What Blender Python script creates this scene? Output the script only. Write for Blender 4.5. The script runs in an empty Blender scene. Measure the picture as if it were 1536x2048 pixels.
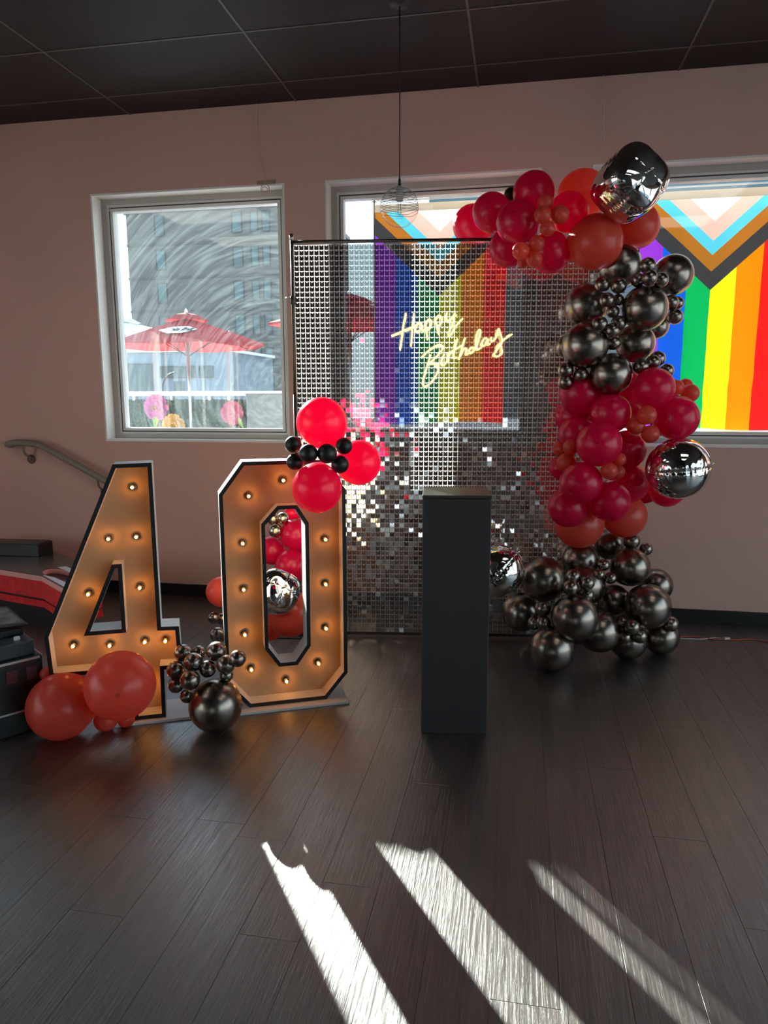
import bpy, bmesh, math, random
from mathutils import Vector, Matrix
from mathutils.geometry import tessellate_polygon

random.seed(7)
S = bpy.context.scene
COL = S.collection

# ------------------------------------------------------------------ camera
cam_d = bpy.data.cameras.new('camera')
cam = bpy.data.objects.new('camera', cam_d)
COL.objects.link(cam)
YAW, PITCH, ROLL = math.radians(10.617), math.radians(9.391), math.radians(-0.127)
_F = Vector((-math.sin(YAW) * math.cos(PITCH), math.cos(YAW) * math.cos(PITCH), -math.sin(PITCH)))
_R = Vector((math.cos(YAW), math.sin(YAW), 0))
_U = _R.cross(_F)
_r = _R * math.cos(ROLL) + _U * math.sin(ROLL)
_u = _U * math.cos(ROLL) - _R * math.sin(ROLL)
m = Matrix((_r, _u, -_F)).transposed().to_4x4()
m.translation = Vector((0, -4.68, 1.45))
cam.matrix_world = m
cam_d.sensor_fit = 'VERTICAL'
cam_d.sensor_height = 36.0
cam_d.lens = 1420 / 2048 * 36.0
cam_d.clip_start, cam_d.clip_end = 0.05, 400
S.camera = cam

# ------------------------------------------------------------------ world, sun, exposure
SUN_STRENGTH = 21.0
SKY_STRENGTH = 2.1
FILL_STRENGTH = 1.6
BULB_STRENGTH = 38.0
S.view_settings.view_transform = 'Standard'
S.view_settings.look = 'None'
S.view_settings.exposure = 0.60
S.view_settings.gamma = 1.0
S.view_settings.use_curve_mapping = False
S.cycles.use_denoising = True
S.cycles.max_bounces = 6
S.cycles.diffuse_bounces = 3
S.cycles.glossy_bounces = 4
S.cycles.use_adaptive_sampling = True
S.cycles.adaptive_threshold = 0.07
S.cycles.transparent_max_bounces = 14
S.cycles.transmission_bounces = 8
S.cycles.sample_clamp_indirect = 6.0
S.cycles.caustics_reflective = False
S.cycles.caustics_refractive = False

W = bpy.data.worlds.new('sky')
S.world = W
W.use_nodes = True
nt = W.node_tree
nt.nodes.clear()
_out = nt.nodes.new('ShaderNodeOutputWorld')
_bg = nt.nodes.new('ShaderNodeBackground')
_tc = nt.nodes.new('ShaderNodeTexCoord')
_sep = nt.nodes.new('ShaderNodeSeparateXYZ')
_ramp = nt.nodes.new('ShaderNodeValToRGB')
_noi = nt.nodes.new('ShaderNodeTexNoise')
_mix = nt.nodes.new('ShaderNodeMix')
_mix.data_type = 'RGBA'
_cr = nt.nodes.new('ShaderNodeValToRGB')
nt.links.new(_tc.outputs['Generated'], _sep.inputs[0])
nt.links.new(_sep.outputs['Z'], _ramp.inputs[0])
_ramp.color_ramp.elements[0].position = 0.0
_ramp.color_ramp.elements[0].color = (0.80, 0.90, 0.95, 1)
_ramp.color_ramp.elements[1].position = 0.75
_ramp.color_ramp.elements[1].color = (0.34, 0.58, 0.92, 1)
_e = _ramp.color_ramp.elements.new(0.3)
_e.color = (0.55, 0.80, 0.92, 1)
nt.links.new(_tc.outputs['Generated'], _noi.inputs['Vector'])
_noi.inputs['Scale'].default_value = 5.0
_noi.inputs['Detail'].default_value = 6.0
nt.links.new(_noi.outputs['Fac'], _cr.inputs[0])
_cr.color_ramp.elements[0].position = 0.5
_cr.color_ramp.elements[1].position = 0.66
nt.links.new(_cr.outputs['Color'], _mix.inputs['Factor'])
nt.links.new(_ramp.outputs['Color'], _mix.inputs[6])
_mix.inputs[7].default_value = (0.95, 0.97, 0.98, 1)
nt.links.new(_mix.outputs[2], _bg.inputs['Color'])
_bg.inputs['Strength'].default_value = SKY_STRENGTH
nt.links.new(_bg.outputs[0], _out.inputs[0])

sun_d = bpy.data.lights.new('sun', 'SUN')
sun_d.energy = SUN_STRENGTH
sun_d.angle = math.radians(0.6)
sun_d.color = (1.0, 0.95, 0.86)
sun = bpy.data.objects.new('sun', sun_d)
COL.objects.link(sun)
sun.rotation_euler = Vector((0.72, -1.0, -0.441)).to_track_quat('-Z', 'Y').to_euler()
sun.location = (-12, 16, 9)

# ------------------------------------------------------------------ helpers
MATS = {}


def new_mat(name):
    mt = bpy.data.materials.new(name)
    mt.use_nodes = True
    mt.node_tree.nodes.clear()
    MATS[name] = mt
    o = mt.node_tree.nodes.new('ShaderNodeOutputMaterial')
    return mt, mt.node_tree.nodes, mt.node_tree.links, o


def P(name, base, rough=0.5, metal=0.0, spec=0.5, emit=None, es=0.0, noise=None, bump=None, coat=0.0):
    """Principled material; noise=(scale, amount) varies the colour, bump=(scale, distance) adds fine relief."""
    mt, N, L, o = new_mat(name)
    b = N.new('ShaderNodeBsdfPrincipled')
    b.inputs['Base Color'].default_value = (*base, 1)
    b.inputs['Roughness'].default_value = rough
    b.inputs['Metallic'].default_value = metal
    b.inputs['Specular IOR Level'].default_value = spec
    b.inputs['Coat Weight'].default_value = coat
    if emit:
        b.inputs['Emission Color'].default_value = (*emit, 1)
        b.inputs['Emission Strength'].default_value = es
    tc = N.new('ShaderNodeTexCoord')
    if noise:
        n = N.new('ShaderNodeTexNoise')
        n.inputs['Scale'].default_value = noise[0]
        n.inputs['Detail'].default_value = 5
        L.new(tc.outputs['Object'], n.inputs['Vector'])
        r = N.new('ShaderNodeValToRGB')
        a = noise[1]
        r.color_ramp.elements[0].position, r.color_ramp.elements[1].position = 0.3, 0.7
        r.color_ramp.elements[0].color = (*[max(0, c * (1 - a)) for c in base], 1)
        r.color_ramp.elements[1].color = (*[min(1, c * (1 + a)) for c in base], 1)
        L.new(n.outputs['Fac'], r.inputs[0])
        L.new(r.outputs[0], b.inputs['Base Color'])
    if bump:
        n2 = N.new('ShaderNodeTexNoise')
        n2.inputs['Scale'].default_value = bump[0]
        n2.inputs['Detail'].default_value = 4
        L.new(tc.outputs['Object'], n2.inputs['Vector'])
        bp = N.new('ShaderNodeBump')
        bp.inputs['Distance'].default_value = bump[1]
        bp.inputs['Strength'].default_value = 0.6
        L.new(n2.outputs['Fac'], bp.inputs['Height'])
        L.new(bp.outputs[0], b.inputs['Normal'])
    L.new(b.outputs[0], o.inputs[0])
    return mt


def mesh(name, v, f, mat=None, parent=None, smooth=False, loc=None, rz=0.0):
    me = bpy.data.meshes.new(name)
    me.from_pydata([tuple(p) for p in v], [], f)
    me.update()
    if smooth:
        me.polygons.foreach_set('use_smooth', [True] * len(me.polygons))
    o = bpy.data.objects.new(name, me)
    COL.objects.link(o)
    if mat is not None:
        for mm in (mat if isinstance(mat, (list, tuple)) else [mat]):
            me.materials.append(MATS[mm])
    if parent is not None:
        o.parent = parent
    if loc is not None:
        o.location = loc
    o.rotation_euler.z = rz
    return o


def link_copy(src, name, parent=None, loc=None):
    o = bpy.data.objects.new(name, src.data)
    COL.objects.link(o)
    if parent is not None:
        o.parent = parent
    if loc is not None:
        o.location = loc
    return o


def tag(o, label=None, cat=None, group=None, kind=None):
    if label:
        o['label'] = label
    if cat:
        o['category'] = cat
    if group:
        o['group'] = group
    if kind:
        o['kind'] = kind
    return o


def empty(name, loc=(0, 0, 0), rz=0.0):
    o = bpy.data.objects.new(name, None)
    o.empty_display_size = 0.1
    COL.objects.link(o)
    o.location = loc
    o.rotation_euler.z = rz
    return o


class MB:
    """collects shapes of ONE part"""

    def __init__(s):
        s.v, s.f = [], []

    def add(s, v, f):
        k = len(s.v)
        s.v += [tuple(p) for p in v]
        s.f += [tuple(i + k for i in q) for q in f]
        return s

    def box(s, x0, x1, y0, y1, z0, z1):
        v = [(x, y, z) for z in (z0, z1) for x, y in ((x0, y0), (x1, y0), (x1, y1), (x0, y1))]
        return s.add(v, [(3, 2, 1, 0), (4, 5, 6, 7), (0, 1, 5, 4), (1, 2, 6, 5), (2, 3, 7, 6), (3, 0, 4, 7)])

    def slab(s, x0, x1, y0, y1, z0, z1, c):
        """box with all its edges chamfered by c"""
        bm = bmesh.new()
        bmesh.ops.create_cube(bm, size=1.0)
        for w in bm.verts:
            w.co = Vector((x0 if w.co.x < 0 else x1, y0 if w.co.y < 0 else y1, z0 if w.co.z < 0 else z1))
        bmesh.ops.bevel(bm, geom=list(bm.edges), offset=c, segments=2, profile=0.5, affect='EDGES')
        bm.verts.index_update()
        s.add([w.co.copy() for w in bm.verts], [[w.index for w in q.verts] for q in bm.faces])
        bm.free()
        return s

    def tube(s, pts, r, seg=8, closed=False, caps=True, flat=None):
        pts = [Vector(p) for p in pts]
        n = len(pts)
        rs = r if isinstance(r, (list, tuple)) else [r] * n
        v, f = [], []
        up = None
        for i, p in enumerate(pts):
            a = pts[(i - 1) % n] if (closed or i) else p
            b = pts[(i + 1) % n] if (closed or i < n - 1) else p
            t = (b - a).normalized()
            if up is None:
                up = Vector((0, 0, 1)) if abs(t.z) < 0.9 else Vector((1, 0, 0))
            if flat is not None:
                up = Vector(flat)
            sd = t.cross(up)
            if sd.length < 1e-6:
                sd = t.orthogonal()
            sd.normalize()
            nu = sd.cross(t).normalized()
            up = nu
            k = 0.25 if flat is not None else 1.0
            for j in range(seg):
                q = 2 * math.pi * (j + 0.5) / seg
                v.append(p + sd * math.cos(q) * rs[i] + nu * math.sin(q) * rs[i] * k)
        for i in range(n if closed else n - 1):
            for j in range(seg):
                i2, j2 = (i + 1) % n, (j + 1) % seg
                f.append((i * seg + j, i * seg + j2, i2 * seg + j2, i2 * seg + j))
        if caps and not closed:
            f.append(tuple(range(seg))[::-1])
            f.append(tuple((n - 1) * seg + j for j in range(seg)))
        return s.add(v, f)

    def lathe(s, prof, seg=24, c=(0, 0, 0), cap=True):
        v, f = [], []
        for r, z in prof:
            for j in range(seg):
                q = 2 * math.pi * j / seg
                v.append((c[0] + r * math.cos(q), c[1] + r * math.sin(q), c[2] + z))
        for i in range(len(prof) - 1):
            for j in range(seg):
                j2 = (j + 1) % seg
                f.append((i * seg + j, i * seg + j2, (i + 1) * seg + j2, (i + 1) * seg + j))
        if cap:
            f.append(tuple(range(seg))[::-1])
            f.append(tuple((len(prof) - 1) * seg + j for j in range(seg)))
        return s.add(v, f)

    def prism(s, poly, y0, y1, holes=()):
        """polygon in local x-z, from y0 (front) to y1 (back), with holes"""
        loops = [list(poly)] + [list(h) for h in holes]
        flat = [p for lp in loops for p in lp]
        tri = tessellate_polygon([[Vector((x, z, 0)) for x, z in lp] for lp in loops])
        n = len(flat)
        v = [(x, y0, z) for x, z in flat] + [(x, y1, z) for x, z in flat]
        f = []
        for t in tri:
            a, b, c = [Vector((flat[i][0], flat[i][1])) for i in t]
            ccw = (b - a).cross(c - a) > 0
            t1 = tuple(t) if ccw else tuple(t)[::-1]
            f.append(t1)
            f.append(tuple(i + n for i in t1[::-1]))
        k = 0
        for lp in loops:
            for i in range(len(lp)):
                j = (i + 1) % len(lp)
                f.append((k + i, k + j, k + j + n, k + i + n))
            k += len(lp)
        return s.add(v, f)

    def ring(s, pa, pb, y0, y1):
        """frame between two matching polygons in x-z"""
        n = len(pa)
        v = [(x, y, z) for y in (y0, y1) for pl in (pa, pb) for x, z in pl]
        f = []
        for i in range(n):
            j = (i + 1) % n
            a0, a1, b0, b1 = i, j, n + i, n + j
            f += [(a0, a1, b1, b0), (2 * n + a0, 2 * n + b0, 2 * n + b1, 2 * n + a1),
                  (a0, 2 * n + a0, 2 * n + a1, a1), (b0, b1, 2 * n + b1, 2 * n + b0)]
        return s.add(v, f)

    def obj(s, name, mat, parent=None, smooth=False, loc=None, rz=0.0):
        return mesh(name, s.v, s.f, mat, parent, smooth, loc, rz)


def fix_normals(o):
    bm = bmesh.new()
    bm.from_mesh(o.data)
    bmesh.ops.recalc_face_normals(bm, faces=bm.faces)
    bm.to_mesh(o.data)
    bm.free()


def inset(poly, d):
    """offset a polygon inward (CCW) by d with mitred corners"""
    n = len(poly)
    area = sum(poly[i][0] * poly[(i + 1) % n][1] - poly[(i + 1) % n][0] * poly[i][1] for i in range(n))
    sg = 1 if area > 0 else -1
    out = []
    for i in range(n):
        p0, p1, p2 = Vector(poly[i - 1]), Vector(poly[i]), Vector(poly[(i + 1) % n])
        e1, e2 = (p1 - p0).normalized(), (p2 - p1).normalized()
        n1, n2 = Vector((-e1.y, e1.x)) * sg, Vector((-e2.y, e2.x)) * sg
        b = (n1 + n2)
        b = b / max(0.25, b.length_squared / 2) if b.length > 1e-6 else n1
        out.append(tuple(p1 + b * d))
    return out


def spline(pts, n=8):
    """Catmull-Rom through points of any dimension"""
    P_ = [Vector(p) for p in pts]
    P_ = [P_[0] * 2 - P_[1]] + P_ + [P_[-1] * 2 - P_[-2]]
    out = []
    for i in range(1, len(P_) - 2):
        a, b, c, d = P_[i - 1:i + 3]
        for k in range(n):
            t = k / n
            out.append(0.5 * ((2 * b) + (c - a) * t + (2 * a - 5 * b + 4 * c - d) * t * t + (3 * b - a - 3 * c + d) * t ** 3))
    out.append(P_[-2])
    return out


# ------------------------------------------------------------------ materials
P('wall_paint', (0.70, 0.425, 0.355), 0.75, noise=(1.3, 0.05), bump=(180, 0.0006))
P('back_wall', (0.03, 0.026, 0.025), 0.6)
P('white_paint', (0.86, 0.82, 0.78), 0.45)
P('vinyl_white', (0.75, 0.73, 0.70), 0.4)
P('vinyl_grey', (0.46, 0.42, 0.39), 0.4)
P('gasket', (0.05, 0.05, 0.05), 0.6)
P('baseboard_black', (0.012, 0.011, 0.011), 0.35)
P('ceiling_tile', (0.024, 0.016, 0.015), 0.55, spec=0.22, noise=(3.0, 0.15), bump=(160, 0.002))
P('tee_bar', (0.09, 0.075, 0.07), 0.4)
P('pedestal_black', (0.034, 0.031, 0.034), 0.42, bump=(300, 0.0004))
P('letter_white', (0.74, 0.72, 0.70), 0.5)
P('letter_face', (0.52, 0.35, 0.20), 0.55, noise=(9, 0.06))
P('edge_black', (0.012, 0.011, 0.012), 0.4)
P('socket_black', (0.02, 0.02, 0.02), 0.4)
P('dark_metal', (0.10, 0.085, 0.07), 0.35, metal=1.0)
P('steel', (0.55, 0.53, 0.50), 0.3, metal=1.0)
P('cord_black', (0.012, 0.012, 0.012), 0.5)
P('ceramic', (0.62, 0.62, 0.58), 0.4)
P('chrome_dark', (0.27, 0.225, 0.195), 0.27, metal=1.0)
P('chrome_gold', (0.55, 0.48, 0.34), 0.25, metal=1.0)
P('foil', (0.72, 0.70, 0.68), 0.05, metal=1.0)
P('black_latex', (0.014, 0.013, 0.012), 0.38)
P('rail_grey', (0.24, 0.19, 0.16), 0.5)
P('skirt_brown', (0.13, 0.075, 0.055), 0.5)
P('black_plastic', (0.010, 0.012, 0.014), 0.35)
P('slate_plastic', (0.035, 0.05, 0.06), 0.3)
P('screen_glass', (0.10, 0.15, 0.17), 0.12, noise=(14, 0.9))
P('button_white', (0.7, 0.7, 0.75), 0.4)
P('pink_dim', (0.09, 0.02, 0.025), 0.6)
P('red_felt', (0.80, 0.02, 0.028), 0.7, noise=(20, 0.2))
P('pink_edge', (0.92, 0.42, 0.38), 0.5)
P('board_white', (0.75, 0.76, 0.78), 0.45)
P('board_top', (0.10, 0.075, 0.07), 0.25)
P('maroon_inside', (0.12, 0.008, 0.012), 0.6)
P('wood_brown', (0.32, 0.14, 0.05), 0.5, noise=(6, 0.3))
P('string_pale', (0.62, 0.46, 0.40), 0.7)
P('cable_red', (0.55, 0.07, 0.05), 0.5)
P('cable_white', (0.65, 0.62, 0.60), 0.5)
P('tan_tape', (0.36, 0.27, 0.18), 0.6)
P('concrete', (0.42, 0.43, 0.43), 0.8, noise=(0.6, 0.15))
P('facade', (0.10, 0.093, 0.09), 0.85, noise=(0.7, 0.12), bump=(8, 0.01))
P('facade_band', (0.075, 0.07, 0.068), 0.85)
P('facade_pale', (0.20, 0.225, 0.265), 0.8, noise=(0.5, 0.06))
P('window_dark', (0.05, 0.075, 0.085), 0.15)
P('window_blue', (0.06, 0.10, 0.11), 0.15)
P('roof_grey', (0.16, 0.15, 0.15), 0.8)
P('rail_white', (0.82, 0.83, 0.84), 0.5)
P('planter_pale', (0.24, 0.27, 0.255), 0.8)
P('petal_pink', (0.48, 0.08, 0.26), 0.7, noise=(14, 0.35))
P('petal_rose', (0.48, 0.05, 0.13), 0.7, noise=(14, 0.35))
P('petal_yellow', (0.58, 0.30, 0.05), 0.7, noise=(14, 0.3))
P('leaf_lime', (0.24, 0.42, 0.08), 0.6)
P('hedge_green', (0.022, 0.055, 0.026), 0.8, noise=(5, 0.6))
P('print_black', (0.02, 0.02, 0.02), 0.6)
P('hem_cream', (0.72, 0.68, 0.55), 0.8)


def two_sided(name, col, back, mixf, rough=0.3, gloss=0.5, spot=None):
    """thin sheet: surface sheen over paint, part of the light goes through"""
    mt, N, L, o = new_mat(name)
    b = N.new('ShaderNodeBsdfPrincipled')
    b.inputs['Base Color'].default_value = (*col, 1)
    b.inputs['Roughness'].default_value = rough
    b.inputs['Specular IOR Level'].default_value = gloss
    t = N.new('ShaderNodeBsdfTranslucent')
    t.inputs['Color'].default_value = (*back, 1)
    mx = N.new('ShaderNodeMixShader')
    mx.inputs[0].default_value = mixf
    L.new(b.outputs[0], mx.inputs[1])
    L.new(t.outputs[0], mx.inputs[2])
    L.new(mx.outputs[0], o.inputs[0])
    if spot:  # the thick dimple of latex at the crown
        tc = N.new('ShaderNodeTexCoord')
        s2 = N.new('ShaderNodeVectorMath')
        s2.operation = 'DISTANCE'
        s2.inputs[1].default_value = (0, 0, 1.0)
        L.new(tc.outputs['Object'], s2.inputs[0])
        r = N.new('ShaderNodeValToRGB')
        r.color_ramp.elements[0].position, r.color_ramp.elements[1].position = 0.03, 0.10
        r.color_ramp.elements[0].color = (*[c * spot for c in col], 1)
        r.color_ramp.elements[1].color = (*col, 1)
        L.new(s2.outputs['Value'], r.inputs[0])
        L.new(r.outputs[0], b.inputs['Base Color'])
    return mt


two_sided('latex_crimson', (0.90, 0.008, 0.095), (1.0, 0.03, 0.22), 0.44, 0.26, 0.6, 0.35)
two_sided('latex_coral', (0.90, 0.135, 0.095), (1.0, 0.22, 0.15), 0.48, 0.28, 0.6, 0.35)
two_sided('canopy_red', (0.38, 0.03, 0.036), (0.36, 0.03, 0.036), 0.40, 0.8, 0.2)
two_sided('canopy_pale', (0.70, 0.70, 0.68), (0.4, 0.4, 0.38), 0.35, 0.8, 0.2)


def clear(name, tint, gloss_col=(1, 1, 1), rough=0.02, refl=0.08, haze=None):
    """thin clear sheet: light goes straight through, a little is mirrored; haze=(amount, scale) is dirt on it"""
    mt, N, L, o = new_mat(name)
    t = N.new('ShaderNodeBsdfTransparent')
    t.inputs['Color'].default_value = (*tint, 1)
    g = N.new('ShaderNodeBsdfGlossy')
    g.inputs['Color'].default_value = (*gloss_col, 1)
    g.inputs['Roughness'].default_value = rough
    lw = N.new('ShaderNodeLayerWeight')
    lw.inputs['Blend'].default_value = 0.5
    pw = N.new('ShaderNodeMath')
    pw.operation = 'POWER'
    pw.inputs[1].default_value = 4.0
    L.new(lw.outputs['Facing'], pw.inputs[0])
    fr = N.new('ShaderNodeMath')
    fr.operation = 'MULTIPLY_ADD'
    fr.inputs[1].default_value = 0.75
    fr.inputs[2].default_value = refl * 0.5
    L.new(pw.outputs[0], fr.inputs[0])
    mx = N.new('ShaderNodeMixShader')
    L.new(fr.outputs[0], mx.inputs[0])
    L.new(t.outputs[0], mx.inputs[1])
    L.new(g.outputs[0], mx.inputs[2])
    last = mx
    if haze:
        tc = N.new('ShaderNodeTexCoord')
        # wiped arcs: noise drawn out along circles about the wiper's shoulder
        sp = N.new('ShaderNodeSeparateXYZ')
        L.new(tc.outputs['Object'], sp.inputs[0])

        def MM(op, *ins):
            q = N.new('ShaderNodeMath')
            q.operation = op
            for i, k in enumerate(ins):
                if isinstance(k, (int, float)):
                    q.inputs[i].default_value = k
                else:
                    L.new(k, q.inputs[i])
            return q.outputs[0]
        dx, dz = MM('SUBTRACT', sp.outputs[0], 0.55), MM('SUBTRACT', sp.outputs[2], 0.35)
        rad = MM('SQRT', MM('ADD', MM('MULTIPLY', dx, dx), MM('MULTIPLY', dz, dz)))
        ang = MM('ARCTAN2', dz, dx)
        cb = N.new('ShaderNodeCombineXYZ')
        L.new(MM('MULTIPLY', rad, 34.0), cb.inputs[0])
        L.new(MM('MULTIPLY', ang, 3.2), cb.inputs[1])
        w = N.new('ShaderNodeTexNoise')
        w.inputs['Scale'].default_value = 1.0
        w.inputs['Detail'].default_value = 5.0
        w.inputs['Distortion'].default_value = 0.9
        L.new(cb.outputs[0], w.inputs['Vector'])
        n = N.new('ShaderNodeTexNoise')
        n.inputs['Scale'].default_value = 2.6
        n.inputs['Detail'].default_value = 8
        L.new(tc.outputs['Object'], n.inputs['Vector'])
        n3 = N.new('ShaderNodeTexNoise')
        n3.inputs['Scale'].default_value = 90
        L.new(tc.outputs['Object'], n3.inputs['Vector'])
        mu = N.new('ShaderNodeMath')
        mu.operation = 'MULTIPLY'
        wr = N.new('ShaderNodeMapRange')
        wr.inputs['From Min'].default_value, wr.inputs['From Max'].default_value = 0.40, 0.72
        L.new(w.outputs['Fac'], wr.inputs['Value'])
        L.new(wr.outputs[0], mu.inputs[0])
        L.new(n.outputs['Fac'], mu.inputs[1])
        r3 = N.new('ShaderNodeMapRange')
        r3.inputs['From Min'].default_value, r3.inputs['From Max'].default_value = 0.66, 0.78
        r3.inputs['To Min'].default_value, r3.inputs['To Max'].default_value = 0.0, 0.35
        L.new(n3.outputs['Fac'], r3.inputs['Value'])
        ad = N.new('ShaderNodeMath')
        ad.operation = 'ADD'
        L.new(mu.outputs[0], ad.inputs[0])
        L.new(r3.outputs[0], ad.inputs[1])
        mr = N.new('ShaderNodeMapRange')
        mr.inputs['From Min'].default_value, mr.inputs['From Max'].default_value = 0.0, 0.7
        mr.inputs['To Min'].default_value, mr.inputs['To Max'].default_value = haze[0], haze[1]
        L.new(ad.outputs[0], mr.inputs['Value'])
        tl = N.new('ShaderNodeBsdfTranslucent')
        tl.inputs['Color'].default_value = (0.62, 0.74, 0.76, 1)
        m2 = N.new('ShaderNodeMixShader')
        L.new(mr.outputs[0], m2.inputs[0])
        L.new(mx.outputs[0], m2.inputs[1])
        L.new(tl.outputs[0], m2.inputs[2])
        last = m2
    L.new(last.outputs[0], o.inputs[0])
    return mt


clear('pane_clean', (0.93, 0.97, 0.97), refl=0.075)
clear('pane_dirty', (0.92, 0.97, 0.97), refl=0.075, haze=(0.005, 0.040))
clear('globe_glass', (0.97, 0.98, 0.98), refl=0.07)
clear('acrylic', (0.93, 0.95, 0.95), refl=0.09, rough=0.05)


def emitter(name, col, s):
    mt, N, L, o = new_mat(name)
    e = N.new('ShaderNodeEmission')
    e.inputs['Color'].default_value = (*col, 1)
    e.inputs['Strength'].default_value = s
    L.new(e.outputs[0], o.inputs[0])


emitter('neon_warm', (1.0, 0.78, 0.24), 1.9)
MATS['neon_warm'].cycles.emission_sampling = 'NONE'   # thousands of faint tube faces: found by bounces alone
emitter('filament', (1.0, 0.38, 0.07), BULB_STRENGTH)
emitter('fill_glow', (1.0, 0.93, 0.86), FILL_STRENGTH)


def part_clear(name, solid_node, fac, tint=(1, 1, 1)):
    mt, N, L, o = new_mat(name)
    t = N.new('ShaderNodeBsdfTransparent')
    t.inputs['Color'].default_value = (*tint, 1)
    mx = N.new('ShaderNodeMixShader')
    mx.inputs[0].default_value = fac
    L.new(t.outputs[0], mx.inputs[1])
    L.new(solid_node(N, L), mx.inputs[2])
    L.new(mx.outputs[0], o.inputs[0])


def _mirror(N, L):
    b = N.new('ShaderNodeBsdfGlossy')
    b.inputs['Color'].default_value = (0.82, 0.80, 0.78, 1)
    b.inputs['Roughness'].default_value = 0.06
    return b.outputs[0]


def _frost(N, L):
    a = N.new('ShaderNodeBsdfDiffuse')
    a.inputs['Color'].default_value = (0.88, 0.88, 0.86, 1)
    b = N.new('ShaderNodeBsdfTranslucent')
    b.inputs['Color'].default_value = (0.78, 0.78, 0.76, 1)
    mx = N.new('ShaderNodeMixShader')
    mx.inputs[0].default_value = 0.6
    L.new(a.outputs[0], mx.inputs[1])
    L.new(b.outputs[0], mx.inputs[2])
    return mx.outputs[0]


P('glass_rib', (0.20, 0.22, 0.22), 0.12, spec=0.9)
part_clear('sequin_film', _mirror, 0.86)
part_clear('clear_grid', _frost, 0.5)


def floor_material():
    mt, N, L, o = new_mat('floor_wood')
    b = N.new('ShaderNodeBsdfPrincipled')
    tc = N.new('ShaderNodeTexCoord')
    oi = N.new('ShaderNodeObjectInfo')
    geo = N.new('ShaderNodeNewGeometry')
    off = N.new('ShaderNodeVectorMath')
    off.operation = 'ADD'
    sc = N.new('ShaderNodeVectorMath')
    sc.operation = 'SCALE'
    sc.inputs['Scale'].default_value = 13.7
    cx = N.new('ShaderNodeCombineXYZ')
    L.new(oi.outputs['Random'], cx.inputs[0])
    L.new(oi.outputs['Random'], cx.inputs[1])
    L.new(cx.outputs[0], sc.inputs[0])
    L.new(geo.outputs['Position'], off.inputs[0])
    L.new(sc.outputs[0], off.inputs[1])
    mp = N.new('ShaderNodeMapping')
    mp.inputs['Scale'].default_value = (1.0, 0.055, 1.0)
    L.new(off.outputs[0], mp.inputs[0])
    g1 = N.new('ShaderNodeTexNoise')
    g1.inputs['Scale'].default_value = 110
    g1.inputs['Detail'].default_value = 6
    g1.inputs['Roughness'].default_value = 0.65
    g1.inputs['Distortion'].default_value = 0.6
    L.new(mp.outputs[0], g1.inputs['Vector'])
    g2 = N.new('ShaderNodeTexNoise')
    g2.inputs['Scale'].default_value = 22
    g2.inputs['Detail'].default_value = 4
    L.new(mp.outputs[0], g2.inputs['Vector'])
    ramp = N.new('ShaderNodeValToRGB')
    ramp.color_ramp.elements[0].position, ramp.color_ramp.elements[1].position = 0.40, 0.62
    ramp.color_ramp.elements[0].color = (0.006, 0.004, 0.0035, 1)
    ramp.color_ramp.elements[1].color = (0.062, 0.043, 0.036, 1)
    mxf = N.new('ShaderNodeMath')
    mxf.operation = 'MULTIPLY_ADD'
    mxf.inputs[1].default_value = 0.5
    L.new(g1.outputs['Fac'], mxf.inputs[0])
    h = N.new('ShaderNodeMath')
    h.operation = 'MULTIPLY'
    h.inputs[1].default_value = 0.5
    L.new(g2.outputs['Fac'], h.inputs[0])
    L.new(h.outputs[0], mxf.inputs[2])
    L.new(mxf.outputs[0], ramp.inputs[0])
    hv = N.new('ShaderNodeHueSaturation')
    mr = N.new('ShaderNodeMapRange')
    mr.inputs['To Min'].default_value, mr.inputs['To Max'].default_value = 0.8, 1.25
    L.new(oi.outputs['Random'], mr.inputs['Value'])
    L.new(mr.outputs[0], hv.inputs['Value'])
    L.new(ramp.outputs[0], hv.inputs['Color'])
    L.new(hv.outputs[0], b.inputs['Base Color'])
    rr = N.new('ShaderNodeMapRange')
    rr.inputs['From Min'].default_value, rr.inputs['From Max'].default_value = 0.3, 0.7
    rr.inputs['To Min'].default_value, rr.inputs['To Max'].default_value = 0.46, 0.29
    L.new(g1.outputs['Fac'], rr.inputs['Value'])
    L.new(rr.outputs[0], b.inputs['Roughness'])
    b.inputs['IOR'].default_value = 2.6
    bp = N.new('ShaderNodeBump')
    bp.inputs['Strength'].default_value = 0.48
    bp.inputs['Distance'].default_value = 0.003
    L.new(g1.outputs['Fac'], bp.inputs['Height'])
    L.new(bp.outputs[0], b.inputs['Normal'])
    L.new(b.outputs[0], o.inputs[0])


floor_material()


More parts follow.
